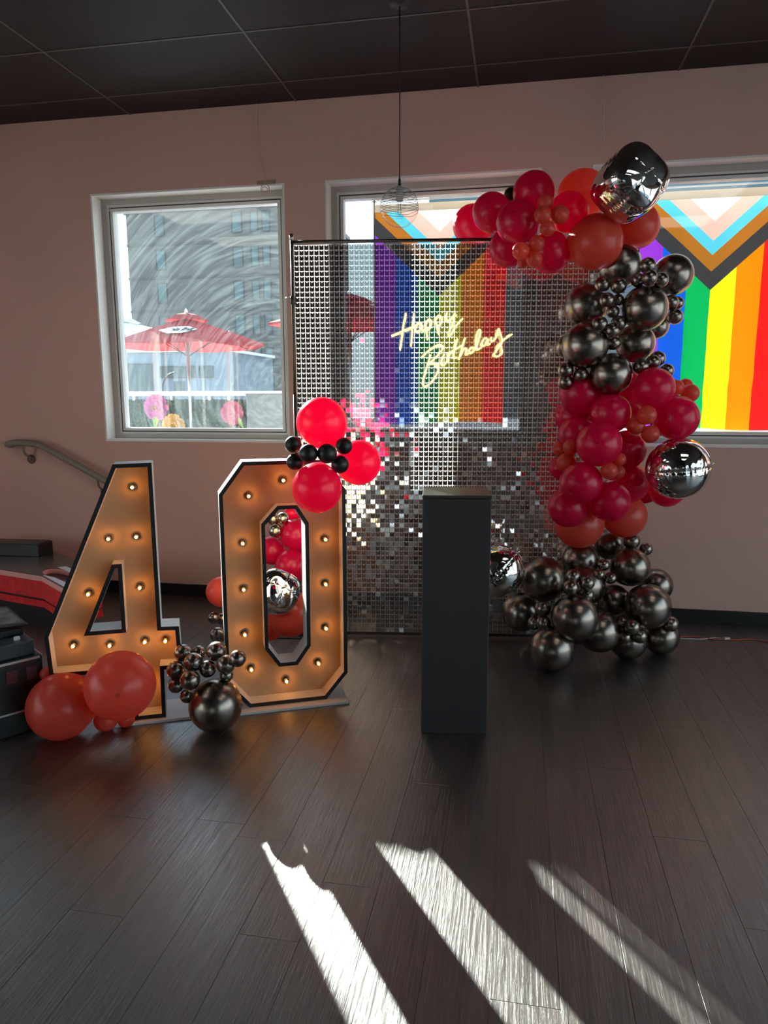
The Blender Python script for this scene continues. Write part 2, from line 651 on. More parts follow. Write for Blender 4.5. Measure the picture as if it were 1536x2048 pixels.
def flag_material():
    """progress rainbow flag: six stripes hanging down, chevrons pointing down from the top edge; object x in 0..0.9, z below 0"""
    mt, N, L, o = new_mat('flag_cloth')
    tc = N.new('ShaderNodeTexCoord')
    sp = N.new('ShaderNodeSeparateXYZ')
    L.new(tc.outputs['Object'], sp.inputs[0])

    def M(op, a, b=None):
        n = N.new('ShaderNodeMath')
        n.operation = op
        for i, q in enumerate((a, b)):
            if q is None:
                continue
            if isinstance(q, (int, float)):
                n.inputs[i].default_value = q
            else:
                L.new(q, n.inputs[i])
        return n.outputs[0]

    def ramp(val, stops):
        r = N.new('ShaderNodeValToRGB')
        r.color_ramp.interpolation = 'CONSTANT'
        el = r.color_ramp.elements
        while len(el) > 1:
            el.remove(el[-1])
        for i, (p, cc) in enumerate(stops):
            e = el[0] if i == 0 else el.new(p)
            e.position = p
            e.color = (*cc, 1)
        L.new(val, r.inputs[0])
        return r.outputs[0]
    V, Bl, G, Y, O, Rd = (0.30, 0.04, 0.62), (0.01, 0.11, 0.72), (0.005, 0.42, 0.10), (0.86, 0.80, 0.012), (0.93, 0.24, 0.004), (0.85, 0.015, 0.015)
    stripes = ramp(M('DIVIDE', sp.outputs[0], 0.9), [(0, V), (1 / 6, Bl), (2 / 6, G), (3 / 6, Y), (4 / 6, O), (5 / 6, Rd)])
    dx = M('ABSOLUTE', M('SUBTRACT', sp.outputs[0], 0.45))
    t = M('SUBTRACT', sp.outputs[2], M('MULTIPLY', dx, 0.93))          # 0 at the top centre, falling
    t = M('ADD', t, 1.0)
    tip = lambda d: 1.0 - d
    chev = ramp(t, [(0, (0, 0, 0)), (tip(0.59), (0.045, 0.045, 0.05)), (tip(0.48), (0.42, 0.15, 0.02)), (tip(0.375), (0.10, 0.56, 0.75)),
                    (tip(0.29), (0.86, 0.50, 0.43)), (tip(0.175), (0.86, 0.83, 0.74))])
    isin = M('GREATER_THAN', t, tip(0.59))
    mx = N.new('ShaderNodeMix')
    mx.data_type = 'RGBA'
    L.new(isin, mx.inputs[0])
    L.new(stripes, mx.inputs[6])
    L.new(chev, mx.inputs[7])
    nz = N.new('ShaderNodeTexNoise')
    nz.inputs['Scale'].default_value = 700
    L.new(tc.outputs['Object'], nz.inputs['Vector'])
    hs = N.new('ShaderNodeHueSaturation')
    mr = N.new('ShaderNodeMapRange')
    mr.inputs['To Min'].default_value, mr.inputs['To Max'].default_value = 0.85, 1.15
    L.new(nz.outputs['Fac'], mr.inputs['Value'])
    L.new(mr.outputs[0], hs.inputs['Value'])
    L.new(mx.outputs[2], hs.inputs['Color'])
    d = N.new('ShaderNodeBsdfDiffuse')
    tl = N.new('ShaderNodeBsdfTranslucent')
    L.new(hs.outputs[0], d.inputs['Color'])
    L.new(hs.outputs[0], tl.inputs['Color'])
    ms = N.new('ShaderNodeMixShader')
    ms.inputs[0].default_value = 0.142
    L.new(d.outputs[0], ms.inputs[1])
    L.new(tl.outputs[0], ms.inputs[2])
    L.new(ms.outputs[0], o.inputs[0])


flag_material()

# ------------------------------------------------------------------ room shell
XL, XR, YB, ZC = -5.6, 4.6, -9.2, 3.286
WIN_Z = (1.124, 2.803)
WINS = [(-2.914, -1.530), (-1.257, 0.100), (0.400, 1.757), (2.057, 3.414)]  # last window is added out of view, for reflections in the floor


def wall_mesh(name, a0, a1, z0, z1, holes, thick, to_world, mat='wall_paint'):
    """upright wall with rectangular openings; to_world(a, d, z): a along it, d depth outward"""
    xs = sorted({a0, a1} | {h[0] for h in holes} | {h[1] for h in holes})
    zs = sorted({z0, z1} | {h[2] for h in holes} | {h[3] for h in holes})
    mb = MB()

    def q(*p):
        mb.add([to_world(*k) for k in p], [(0, 1, 2, 3)])
    for i in range(len(xs) - 1):
        for j in range(len(zs) - 1):
            cx, cz = (xs[i] + xs[i + 1]) / 2, (zs[j] + zs[j + 1]) / 2
            if any(h[0] < cx < h[1] and h[2] < cz < h[3] for h in holes):
                continue
            for d in (0, thick):
                q((xs[i], d, zs[j]), (xs[i + 1], d, zs[j]), (xs[i + 1], d, zs[j + 1]), (xs[i], d, zs[j + 1]))
    for h in list(holes) + [(a0, a1, z0, z1)]:
        q((h[0], 0, h[2]), (h[0], thick, h[2]), (h[0], thick, h[3]), (h[0], 0, h[3]))
        q((h[1], 0, h[2]), (h[1], thick, h[2]), (h[1], thick, h[3]), (h[1], 0, h[3]))
        q((h[0], 0, h[2]), (h[1], 0, h[2]), (h[1], thick, h[2]), (h[0], thick, h[2]))
        q((h[0], 0, h[3]), (h[1], 0, h[3]), (h[1], thick, h[3]), (h[0], thick, h[3]))
    o = mb.obj(name, mat)
    bm = bmesh.new()
    bm.from_mesh(o.data)
    bmesh.ops.remove_doubles(bm, verts=bm.verts, dist=1e-5)
    bmesh.ops.recalc_face_normals(bm, faces=bm.faces)
    bm.to_mesh(o.data)
    bm.free()
    return tag(o, kind='structure')


wf = wall_mesh('wall_front', XL, XR, -0.02, ZC + 0.02, [(a, b, *WIN_Z) for a, b in WINS] + [(-5.58, -4.24, 0.0, 2.90)], 0.30, lambda a, d, z: (a, d, z))
tag(wf, 'mauve painted wall with white-trimmed windows')
tag(wall_mesh('wall_back', XL, XR, -0.02, ZC + 0.02, [(-0.7, 0.9, 0.10, 0.75)], 0.25, lambda a, d, z: (a, YB - d, z), 'back_wall'), 'dark painted wall behind the viewpoint')
SIDE_L = [(-8.9, -6.1, 0.15, 2.5), (-5.9, -3.1, 0.15, 2.5)]  # side-wall openings added out of view to let in fill light
SIDE_R = [(-8.9, -6.1, 0.15, 3.0), (-5.9, -3.1, 0.15, 3.0), (-2.9, -0.9, 0.15, 3.0)]  # more unseen openings, added for fill light
tag(wall_mesh('wall_left', YB, 0.0, -0.02, ZC + 0.02, SIDE_L, 0.25, lambda a, d, z: (XL - d, a, z)), 'mauve painted side wall by the stairs')
tag(wall_mesh('wall_right', YB, 0.0, -0.02, ZC + 0.02, SIDE_R, 0.25, lambda a, d, z: (XR + d, a, z)), 'mauve painted side wall opposite the stairs')

# floor: slab, planks one by one where they can be told apart, the rest joined
slab = MB().box(XL, XR, YB, 0.0, -0.10, -0.007).obj('floor', 'baseboard_black')
tag(slab, 'dark brown wood plank floor', kind='structure')
PW, PL_ = 0.17, 1.22


def plank_shape(l):
    g, c, w = 0.0005, 0.0003, PW
    x0, x1, y0, y1 = g, w - g, g, l - g
    v = [(x0, y0, -0.007), (x1, y0, -0.007), (x1, y1, -0.007), (x0, y1, -0.007),
         (x0, y0, -c), (x1, y0, -c), (x1, y1, -c), (x0, y1, -c),
         (x0 + c, y0 + c, 0), (x1 - c, y0 + c, 0), (x1 - c, y1 - c, 0), (x0 + c, y1 - c, 0)]
    f = []
    for k in (0, 4):
        for i in range(4):
            j = (i + 1) % 4
            f.append((k + i, k + j, k + 4 + j, k + 4 + i))
    f.append((8, 9, 10, 11))
    return v, f


END_Y = {1: -2.40, 3: -1.985, 2: -2.787, 0: -1.975, -9: -3.06, -6: -3.06, -7: -2.65}
rest = MB()
shapes = {}
for k in range(-35, 26):
    x = 0.31 + PW * k
    if x < XL - 0.01 or x + PW > XR + 0.01:
        continue
    y = (END_Y[k] if k in END_Y else -random.random() * PL_)
    while y < 0:
        y += PL_
    # first plank is cut at the front wall
    segs = []
    top = 0.0
    y -= PL_
    while top > YB + 0.01:
        y0 = max(y, YB)
        if top - y0 > 0.02:
            segs.append((y0, round(top - y0, 3)))
        top, y = y0, y - PL_
    for y0, l in segs:
        near = -21 <= k <= 13 and y0 + l > -4.6
        if near:
            if l not in shapes:
                shapes[l] = mesh('plank', *plank_shape(l), 'floor_wood', slab, loc=(x, y0, 0))
            else:
                link_copy(shapes[l], 'plank', slab, (x, y0, 0))
        else:
            v, f = plank_shape(l)
            rest.add([(a + x, b + y0, c) for a, b, c in v], f)
tag(rest.obj('plank_field', 'floor_wood', slab), kind='stuff')

# ceiling: dark lay-in tiles hanging in a grid
ceil = MB().box(XL, XR, YB, 0.0, ZC + 0.02, ZC + 0.12).obj('ceiling', 'tee_bar')
tag(ceil, 'dark painted ceiling of large square-edged tiles', kind='structure')
TX, TY = 1.145, 0.60
proto = None
FILL_CELLS = {(-3, 4), (1, 4), (-3, 6), (1, 6)}  # cells given unseen light panels, added to fill the room
fill_spots = []
for i in range(-5, 5):
    for j in range(0, 16):
        x0, x1 = max(-0.293 + TX * i, XL), min(-0.293 + TX * (i + 1), XR)
        y1, y0 = min(-0.29 - TY * (j - 1), 0.0), max(-0.29 - TY * j, YB)
        if x1 - x0 < 0.03 or y1 - y0 < 0.03:
            continue
        if (i, j) in FILL_CELLS:
            fill_spots.append((x0, x1, y0, y1))
            continue
        full = abs(x1 - x0 - TX) < 1e-4 and abs(y1 - y0 - TY) < 1e-4
        if full and proto:
            link_copy(proto, 'ceiling_panel', ceil, (x0, y0, ZC))
        else:
            g = 0.003
            q = MB().slab(g, x1 - x0 - g, g, y1 - y0 - g, 0, 0.02, 0.002).obj('ceiling_panel', 'ceiling_tile', ceil, loc=(x0, y0, ZC))
            if full:
                proto = q
for n_, (x0, x1, y0, y1) in enumerate(fill_spots):
    t = empty('fill_panel', ((x0 + x1) / 2, (y0 + y1) / 2, ZC))
    tag(t, 'added unseen fill light panel on the %s side, %s the windows' % ('handrail' if x0 < -2 else 'garland', 'nearer' if y1 > -2.6 else 'further from'), 'ceiling light', 'added fill panels')
    hx, hy = (x1 - x0) / 2 - 0.01, (y1 - y0) / 2 - 0.01
    fr = [(-hx, -hy), (hx, -hy), (hx, hy), (-hx, hy)]
    mb = MB().ring(fr, inset(fr, 0.03), 0, 0.02)
    mb.v = [(a, c, b) for a, b, c in mb.v]
    mb.obj('frame', 'white_paint', t)
    MB().box(-hx + 0.03, hx - 0.03, -hy + 0.03, hy - 0.03, 0.006, 0.018).obj('diffuser', 'fill_glow', t)

# slim bars of the tile grid, a little proud of the tiles
for j in range(0, 15):
    yy = -0.29 - TY * j
    MB().box(XL, XR, yy - 0.006, yy + 0.006, ZC - 0.003, ZC + 0.004).obj('grid_bar', 'tee_bar', ceil)
for i in range(-4, 5):
    xx = -0.293 + TX * i
    MB().box(xx - 0.006, xx + 0.006, YB, 0.0, ZC - 0.0025, ZC + 0.004).obj('grid_bar', 'tee_bar', ceil)

# baseboards
for nm, (a, b) in {'baseboard_front': (-4.23, XR)}.items():
    o = MB().slab(a, b, -0.014, 0.0, 0.0, 0.09, 0.003).obj(nm, 'baseboard_black')
    tag(o, 'glossy black baseboard along the window wall', kind='structure')
tag(MB().slab(XR - 0.014, XR, YB, -0.02, 0, 0.09, 0.003).obj('baseboard_right', 'baseboard_black'), 'glossy black baseboard of the far side wall', kind='structure')

# windows
PANE_Y = 0.13


def window(n, a, b, dirty):
    z0, z1 = WIN_Z
    root = empty('window_%d' % n, ((a + b) / 2, 0, z0))
    tag(root, ['white-framed window with a smeared pane over the terrace', 'white-framed window behind the sequin screen',
               'white-framed window hung with the rainbow flag beside the garland', 'added unseen window past the garland, for reflections in the floor'][n - 1], kind='structure')
    hw, h = (b - a) / 2, z1 - z0

    def rect(d, lo=0.0):
        return [(-hw + d, lo + d), (hw - d, lo + d), (hw - d, h - d), (-hw + d, h - d)]
    o = MB().ring(rect(0.0), rect(0.012), -0.002, 0.105).obj('reveal_lining', 'white_paint', root); fix_normals(o)
    o = MB().ring(rect(0.0), rect(0.048), 0.105, 0.20).obj('window_frame', 'vinyl_grey', root); fix_normals(o)
    o = MB().ring(rect(0.048), rect(0.062), 0.112, 0.19).obj('glazing_bead', 'vinyl_white', root); fix_normals(o)
    o = MB().ring(rect(0.062), rect(0.070), 0.120, 0.18).obj('gasket', 'gasket', root); fix_normals(o)
    o = MB().ring(rect(0.070), rect(0.090), 0.118, 0.18).obj('sash', 'vinyl_white', root); fix_normals(o)
    MB().box(-hw + 0.012, hw - 0.012, 0.0, 0.105, 0.012, 0.016).obj('window_sill', 'white_paint', root)
    r = rect(0.088)
    MB().box(r[0][0], r[1][0], PANE_Y + 0.012, PANE_Y + 0.018, r[0][1], r[2][1]).obj('pane', 'pane_dirty' if dirty else 'pane_clean', root)
    return root


for i, (a, b) in enumerate(WINS):
    window(i + 1, a, b, i == 0)


def added_opening(n, label, loc, rz, w, h, name='window'):  # builds the unseen glazing added for fill light and reflections
    root = empty('%s_%d' % (name, n), loc, rz)
    tag(root, label, kind='structure')
    rr = lambda d: [(-w / 2 + d, d), (w / 2 - d, d), (w / 2 - d, h - d), (-w / 2 + d, h - d)]
    o = MB().ring(rr(0), rr(0.06), 0.08, 0.16).obj('window_frame', 'vinyl_white', root); fix_normals(o)
    MB().box(-0.02, 0.02, 0.09, 0.15, 0.06, h - 0.06).obj('mullion', 'vinyl_white', root)
    MB().box(-w / 2 + 0.06, w / 2 - 0.06, 0.118, 0.122, 0.06, h - 0.06).obj('pane', 'pane_clean', root)


added_opening(1, 'added unseen glass door beyond the handrail, for the floor sheen', (-4.91, 0, 0.0), 0.0, 1.34, 2.90, 'door')  # added just out of view to give the floor its bluish sheen
added_opening(5, 'added unseen low window behind the viewpoint, for bright sequin reflections', (0.1, YB, 0.10), math.pi, 1.6, 0.65)  # added unseen, placed so the middle sequin rows mirror something bright
for i_, (y0, y1, z0, z1) in enumerate(SIDE_L):
    added_opening(6 + i_, 'added unseen fill-light window in the side wall by the stairs, number %s from the stairs' % ('two', 'one')[i_], (XL, (y0 + y1) / 2, z0), math.pi / 2, y1 - y0, z1 - z0)
for i_, (y0, y1, z0, z1) in enumerate(SIDE_R):
    added_opening(8 + i_, 'added unseen fill-light window in the side wall opposite the stairs, number %s from the flags' % ('three', 'two', 'one')[i_], (XR, (y0 + y1) / 2, z0), -math.pi / 2, y1 - y0, z1 - z0)

# ------------------------------------------------------------------ outdoors
GZ = -0.35
tag(MB().box(-60, 60, -40, 90, GZ - 0.2, GZ).obj('ground', 'concrete'), 'pale concrete terrace outside the windows', kind='structure')

# apartment block
bl = empty('apartment_building', (-19.7, 30, GZ))
tag(bl, 'tall grey apartment block seen through the smeared pane', 'building')
BW, BH = 9.6, 10.75
MB().box(0, BW, 0, 8, 0, BH).obj('wall', 'facade', bl)
MB().box(-0.1, BW + 0.1, -0.1, 8.1, BH, BH + 0.18).obj('roof', 'roof_grey', bl)
for r in range(6):
    z = 1.55 + r * 1.62
    for x, w in ((1.5, 0.55), (5.6, 0.55), (6.55, 0.42), (7.15, 0.42), (8.35, 0.42)):
        if x > 12 and r % 2:
            continue
        wn = MB().ring([(0, 0), (w, 0), (w, 1.0), (0, 1.0)], [(0.05, 0.05), (w - 0.05, 0.05), (w - 0.05, 0.95), (0.05, 0.95)], -0.05, 0.02).obj('window', 'facade_band', bl, loc=(x, 0, z))
        MB().box(0.05, w - 0.05, -0.012, 0.0, 0.05, 0.95).obj('pane', 'window_blue' if (r + int(x)) % 3 else 'window_dark', wn)
for r in range(1, 6):
    MB().box(-0.03, BW + 0.03, -0.03, 0.0, 1.1 + r * 1.62, 1.22 + r * 1.62).obj('ledge', 'facade_band', bl)

# pale low building
lb = empty('low_building', (-16.2, 20, GZ))
tag(lb, 'pale blue-grey flat-roofed building below the red parasol', 'building')
MB().box(0, 5.8, 0, 5, 0, 3.35).obj('wall', 'facade_pale', lb)
MB().box(-0.1, 5.9, -0.1, 5, 3.35, 3.45).obj('roof', 'rail_white', lb)
for x0, x1, z0, z1 in ((3.2, 4.6, 2.42, 2.85), (4.72, 5.3, 2.42, 2.85), (3.72, 4.15, 1.78, 2.3), (0.4, 2.9, 1.85, 2.95)):
    wn = MB().ring([(x0, z0), (x1, z0), (x1, z1), (x0, z1)], inset([(x0, z0), (x1, z0), (x1, z1), (x0, z1)], 0.03), -0.04, 0.01).obj('window', 'facade_band', lb)
    MB().box(x0 + 0.03, x1 - 0.03, -0.015, 0, z0 + 0.03, z1 - 0.03).obj('pane', 'window_dark', wn)

# building behind the flags
b2 = empty('brick_building', (-3.6, 26, GZ))
tag(b2, 'brown building with a blue-grey roof edge above the flags', 'building')
MB().box(0, 16, 0, 8, 0, 9.4).obj('wall', 'facade', b2)
MB().box(-0.2, 16.2, -0.3, 8.2, 9.4, 10.1).obj('roof', 'window_blue', b2)
for k in range(5):
    for z in (2.0, 5.2):
        wn = MB().ring([(0, 0), (1.3, 0), (1.3, 1.9), (0, 1.9)], [(0.08, 0.08), (1.22, 0.08), (1.22, 1.82), (0.08, 1.82)], -0.06, 0.02).obj('window', 'facade_band', b2, loc=(1.0 + k * 3.0, 0, z))
        MB().box(0.08, 1.22, -0.02, 0.0, 0.08, 1.82).obj('pane', 'window_dark', wn)

# hedge fence with white rail
fe = empty('hedge_fence', (-9.4, 8.0, GZ))
tag(fe, 'green hedge fence with a bright white top rail under the parasol', 'fence')
MB().box(0, 4.45, 0, 0.12, 0, 1.72).obj('backing_panel', 'hedge_green', fe)
hv = MB()
for k in range(5200):
    x, z = random.uniform(0, 4.45), random.uniform(0.3, 1.70)
    y = -random.uniform(0.0, 0.06)
    a, t, s = random.uniform(0, 6.28), random.uniform(-0.9, 0.9), random.uniform(0.03, 0.06)
    d = Vector((math.cos(a), -0.5 + 0.5 * t, math.sin(a))) * s
    e = Vector((-math.sin(a), t, math.cos(a))) * s * 0.5
    p = Vector((x, y, z))
    hv.add([p - d, p + e, p + d, p - e], [(0, 1, 2, 3)])
tag(hv.obj('foliage', 'hedge_green', fe), kind='stuff')
MB().slab(-0.05, 4.45, -0.08, 0.16, 1.78, 1.87, 0.01).obj('top_rail', 'rail_white', fe)
for k in range(12):
    MB().box(0.2 + k * 0.385, 0.26 + k * 0.385, -0.02, 0.1, 1.70, 1.79).obj('bracket', 'steel', fe)
pb = MB().slab(0, 1.05, 0, 0.5, 0, 1.82, 0.02)
pb = pb.obj('planter_wall', 'planter_pale', loc=(-4.95, 7.9, GZ))
tag(pb, 'pale square block standing at the end of the hedge fence', 'planter wall')
MB().slab(-0.02, 1.1, -0.03, 0.53, 1.82, 1.87, 0.008).obj('coping', 'rail_white', pb)

# corrugated fence along the other windows
cf = empty('corrugated_fence', (-3.7, 8.6, GZ))
tag(cf, 'pale corrugated metal fence below the rainbow flag', 'fence')
vv, ff = [], []
NS = 260
for i in range(NS + 1):
    x = i * 0.045
    y = -0.02 if i % 4 in (0, 1) else 0.02
    vv += [(x, y, 0.05), (x, y, 1.28)]
ff = [(2 * i, 2 * i + 2, 2 * i + 3, 2 * i + 1) for i in range(NS)]
mesh('corrugated_sheet', vv, ff, 'rail_white', cf)
MB().slab(0, NS * 0.045, -0.05, 0.06, 1.28, 1.36, 0.01).obj('top_rail', 'rail_white', cf)

# paper flowers on the hedge


def flower(loc, r, mat, center, leaf, label):
    root = empty('paper_flower', loc)
    tag(root, label, 'flower', 'big flowers on the hedge')
    rng = random.Random(int(r * 1000) + len(mat))
    for ring, n, rr, tilt in ((0, 11, 1.0, 0.25), (1, 9, 0.72, 0.6), (2, 7, 0.45, 1.0)):
        for k in range(n):
            a = 2 * math.pi * (k + 0.5 * ring) / n + rng.uniform(-0.1, 0.1)
            L_, w = r * rr, r * rr * 0.36
            pts = []
            for t, ww in ((0.0, 0.25), (0.35, 0.8), (0.75, 1.0), (1.0, 0.5)):
                for sgn in (-1, 0, 1):
                    q = t * L_
                    yy = -tilt * q * 0.45 - 0.02 * ring - (0.10 * w if sgn == 0 else 0) * -1 - abs(math.sin(t * 3.1)) * 0.02
                    pts.append((math.cos(a) * q - math.sin(a) * sgn * ww * w, yy, math.sin(a) * q + math.cos(a) * sgn * ww * w))
            f = []
            for i in range(3):
                for j in range(2):
                    b = i * 3 + j
                    f.append((b, b + 1, b + 4, b + 3))
            mesh('petal', pts, f, mat, root, True)
    mb = MB()
    for k in range(14):
        a, q = rng.uniform(0, 6.28), rng.uniform(0, 0.16) * r
        mb.tube([(math.cos(a) * q, -0.05, math.sin(a) * q), (math.cos(a) * q * 1.4, -0.05 - 0.25 * r, math.sin(a) * q * 1.4)], 0.02 * r + 0.004, 5)
    mb.obj('stamens', center, root)
    if leaf:
        (x0, z0), (x1, z1), (x2, z2) = leaf
        mesh('leaf', [(x0, -0.02, z0), (x1, -0.02, z1), (x2, -0.03, z2), ((x0 + x1) / 2, -0.05, (z0 + z1) / 2)], [(0, 3, 2), (3, 1, 2)], 'leaf_lime', root)


flower((-6.742, 7.90, 1.218), 0.25, 'petal_pink', 'petal_yellow', [(-0.10, -0.18), (0.06, -0.18), (-0.04, -0.46)], 'pink flower with an orange heart and a green leaf on the hedge')
flower((-6.384, 7.86, 0.871), 0.235, 'petal_yellow', 'petal_yellow', None, 'yellow flower low on the hedge at the window sill')
flower((-5.220, 7.90, 1.118), 0.225, 'petal_rose', 'petal_rose', [(0.08, -0.14), (0.15, -0.05), (0.25, -0.35)], 'rose red flower on the hedge next to the pale block')

# parasols


def parasol(loc, r, zrim, zpeak, mat, label, writing=False, rz=0.0):
    root = empty('parasol', loc, rz)
    tag(root, label, 'parasol')
    H_ = zpeak - loc[2]
    R_ = zrim - loc[2]
    n = 6
    MB().tube([(0, 0, 0), (0, 0, H_ - 0.05)], 0.028, 10).obj('pole', 'steel', root, True)
    MB().lathe([(0.3, 0), (0.3, 0.06), (0.05, 0.1), (0.05, 0.3)], 20).obj('base', 'socket_black', root)
    for k in range(n):
        a0, a1 = 2 * math.pi * k / n, 2 * math.pi * (k + 1) / n
        v, f = [], []
        for i in range(7):
            t = i / 6
            for j in range(5):
                s = j / 4
                x = (1 - s) * math.cos(a0) + s * math.cos(a1)
                y = (1 - s) * math.sin(a0) + s * math.sin(a1)
                rr = 0.10 + (r - 0.10) * t
                z = H_ - 0.10 - (H_ - 0.10 - R_) * t ** 1.05 - math.sin(math.pi * s) * 0.03 * t
                v.append((x * rr, y * rr, z))
        for j in range(5):       # valance
            x, y, z = v[6 * 5 + j]
            v.append((x * 1.0, y * 1.0, z - 0.035))
        for i in range(7):
            for j in range(4):
                b = i * 5 + j
                f.append((b, b + 1, b + 6, b + 5))
        mesh('canopy_panel', v, f, mat, root, True)
        MB().tube([(0, 0, H_ - 0.12), (r * math.cos(a0), r * math.sin(a0), R_ - 0.015)], 0.010, 6).obj('rib', 'dark_metal', root)
        MB().tube([(0, 0, H_ - 0.75), (r * 0.55 * math.cos(a0), r * 0.55 * math.sin(a0), R_ + (H_ - R_) * 0.42)], 0.008, 6).obj('strut', 'dark_metal', root)
    v, f = [], []
    for i, (rr, z) in enumerate(((0.02, H_ + 0.02), (0.22, H_ - 0.03), (0.42, H_ - 0.13))):
        for k in range(n):
            v.append((rr * math.cos(2 * math.pi * k / n), rr * math.sin(2 * math.pi * k / n), z))
    for i in range(2):
        for k in range(n):
            k2 = (k + 1) % n
            f.append((i * n + k, i * n + k2, (i + 1) * n + k2, (i + 1) * n + k))
    f.append(tuple(range(n)))
    mesh('vent_cap', v, f, mat, root)
    MB().lathe([(0.03, 0), (0.03, 0.05), (0.01, 0.09)], 10, (0, 0, H_ + 0.0)).obj('finial', 'rail_white', root)
    if writing:
        # white lozenge with lettering on the panel that faces the windows
        am = -math.pi / 2
        rad = r * math.cos(math.pi / n)
        slope = math.atan2((H_ - 0.10) - R_, rad - 0.10)
        hold = empty('logo', (0.17, -rad * 0.66, R_ + ((H_ - 0.1) - R_) * 0.384 + 0.01))
        hold.parent = root
        hold.rotation_euler = (math.pi / 2 - (math.pi / 2 - slope), 0, 0)
        lz = mesh('badge', [(-0.33, -0.02, 0.012), (-0.12, -0.20, 0.012), (0.13, -0.18, 0.012), (0.33, 0.02, 0.012), (0.12, 0.20, 0.012), (-0.13, 0.18, 0.012)],
                  [(0, 1, 2, 3, 4, 5)], 'rail_white', hold)
        cu = bpy.data.curves.new('lettering', 'FONT')
        cu.body = 'Grain Belt'
        cu.size = 0.125
        cu.shear = 0.25
        cu.offset = 0.004
        cu.align_x = cu.align_y = 'CENTER'
        cu.extrude = 0.002
        cu.materials.append(MATS['print_black'])
        tmp = bpy.data.objects.new('lettering_curve', cu)
        COL.objects.link(tmp)
        me = bpy.data.meshes.new_from_object(tmp.evaluated_get(bpy.context.evaluated_depsgraph_get()))
        bpy.data.objects.remove(tmp)
        tx = bpy.data.objects.new('lettering', me)
        COL.objects.link(tx)
        tx.parent = hold
        tx.location = (0, -0.0, 0.018)
        tx.scale = (1, 2.0, 1)
    return root


parasol((-5.86, 7.5, GZ), 1.42, 2.34, 2.88, 'canopy_red', 'red parasol with a white lettered badge on the terrace', True, math.radians(4))
parasol((-2.75, 7.0, GZ), 1.35, 2.62, 3.05, 'canopy_red', 'red parasol glimpsed through the sequin screen', False, math.radians(10))
parasol((-9.7, 12.0, GZ), 1.5, 2.9, 3.35, 'canopy_pale', 'pale parasol top showing at the pane edge behind the red one', False, math.radians(20))
bk = MB().tube(spline([(0, 0, 0), (0, 0, 1.75), (0.03, 0, 2.1), (0.16, 0, 2.28), (0.36, 0, 2.36)], 6), 0.02, 8).obj('curved_post', 'dark_metal', smooth=True, loc=(-8.75, 12.0, GZ))
tag(bk, 'thin black post curving over beyond the hedge fence', 'post')

# ------------------------------------------------------------------ flags outside the windows


def flag(x, ztop, zbot, label, seed):
    root = empty('rainbow_flag', (x, 0.34, ztop))
    tag(root, label, 'flag', 'rainbow flags in the windows')
    rng = random.Random(seed)
    h = ztop - zbot
    nx, nz = 36, 48
    ph = [rng.uniform(0, 6) for _ in range(5)]
    v, f = [], []
    for j in range(nz + 1):
        for i in range(nx + 1):
            a, b = i / nx * 0.9, -j / nz * h
            d = (0.012 * math.sin(a * 9 + ph[0]) + 0.007 * math.sin(a * 23 + ph[1] + b * 2) + 0.005 * math.sin(b * 17 + ph[2] + a * 5)) * (0.25 + 0.75 * j / nz)
            d += 0.006 * math.sin((a + b * 0.8) * 40 + ph[3]) * max(0, math.sin(b * 4 + ph[4]))
            v.append((a, d, b + 0.01 * math.sin(a * 7 + ph[1]) * j / nz))
    for j in range(nz):
        for i in range(nx):
            k = j * (nx + 1) + i
            f.append((k, k + nx + 1, k + nx + 2, k + 1))
    mesh('cloth', v, f, 'flag_cloth', root, True)
    MB().slab(-0.004, 0.904, -0.004, 0.004, -0.03, 0.018, 0.0015).obj('header_band', 'hem_cream', root)
    MB().tube([(0.0, 0.0, 0.07), (0.0, 0.0, -h + 0.02)], 0.006, 8).obj('edge_rod', 'dark_metal', root)
    for gx in (0.03, 0.87):
        MB().tube([(gx + 0.016 * math.cos(q), -0.008, 0.03 + 0.016 * math.sin(q)) for q in [k * math.pi / 6 for k in range(12)]], 0.004, 6, closed=True).obj('grommet', 'steel', root)
    MB().tube([(-0.02, 0.01, 0.045), (0.92, 0.01, 0.045)], 0.005, 6).obj('hanging_line', 'steel', root)
    return root


flag(-1.004, 2.705, 1.253, 'rainbow flag with chevrons hanging behind the sequin screen', 3)
flag(0.735, 2.695, 1.222, 'rainbow flag with chevrons hanging free beside the balloon garland', 8)
flag(2.39, 2.695, 1.222, 'added unseen rainbow flag past the garland, for warm floor reflections', 5)  # added out of view so the floor mirrors warm flag colours

# ------------------------------------------------------------------ handrail corner
hr = empty('handrail', (-3.4, 0, 0.85))
tag(hr, 'grey painted handrail sloping down the wall beside the four', 'handrail')
MB().tube(spline([(-0.26, -0.075, 0.245), (-0.17, -0.08, 0.262), (-0.05, -0.08, 0.255), (0.05, -0.08, 0.225), (0.5, -0.08, 0.0), (0.75, -0.08, -0.125)], 6), 0.024, 12).obj('rail', 'rail_grey', hr, True)
MB().tube([(-0.26, -0.075, 0.245), (-0.28, -0.03, 0.24), (-0.28, 0.0, 0.24)], 0.022, 10).obj('wall_return', 'rail_grey', hr, True)
for bx, bz in ((-0.13, 0.235), (0.45, 0.0)):
    b = MB().tube(spline([(bx, -0.08, bz), (bx, -0.075, bz - 0.045), (bx, -0.03, bz - 0.08), (bx, -0.006, bz - 0.10)], 4), 0.008, 8).obj('bracket', 'rail_grey', hr, True)
    d = MB().lathe([(0.034, 0), (0.034, 0.006), (0.02, 0.01)], 18)
    d.v = [(x + bx, -z, y + bz - 0.10) for x, y, z in d.v]
    d.obj('rosette', 'skirt_brown', b, True)

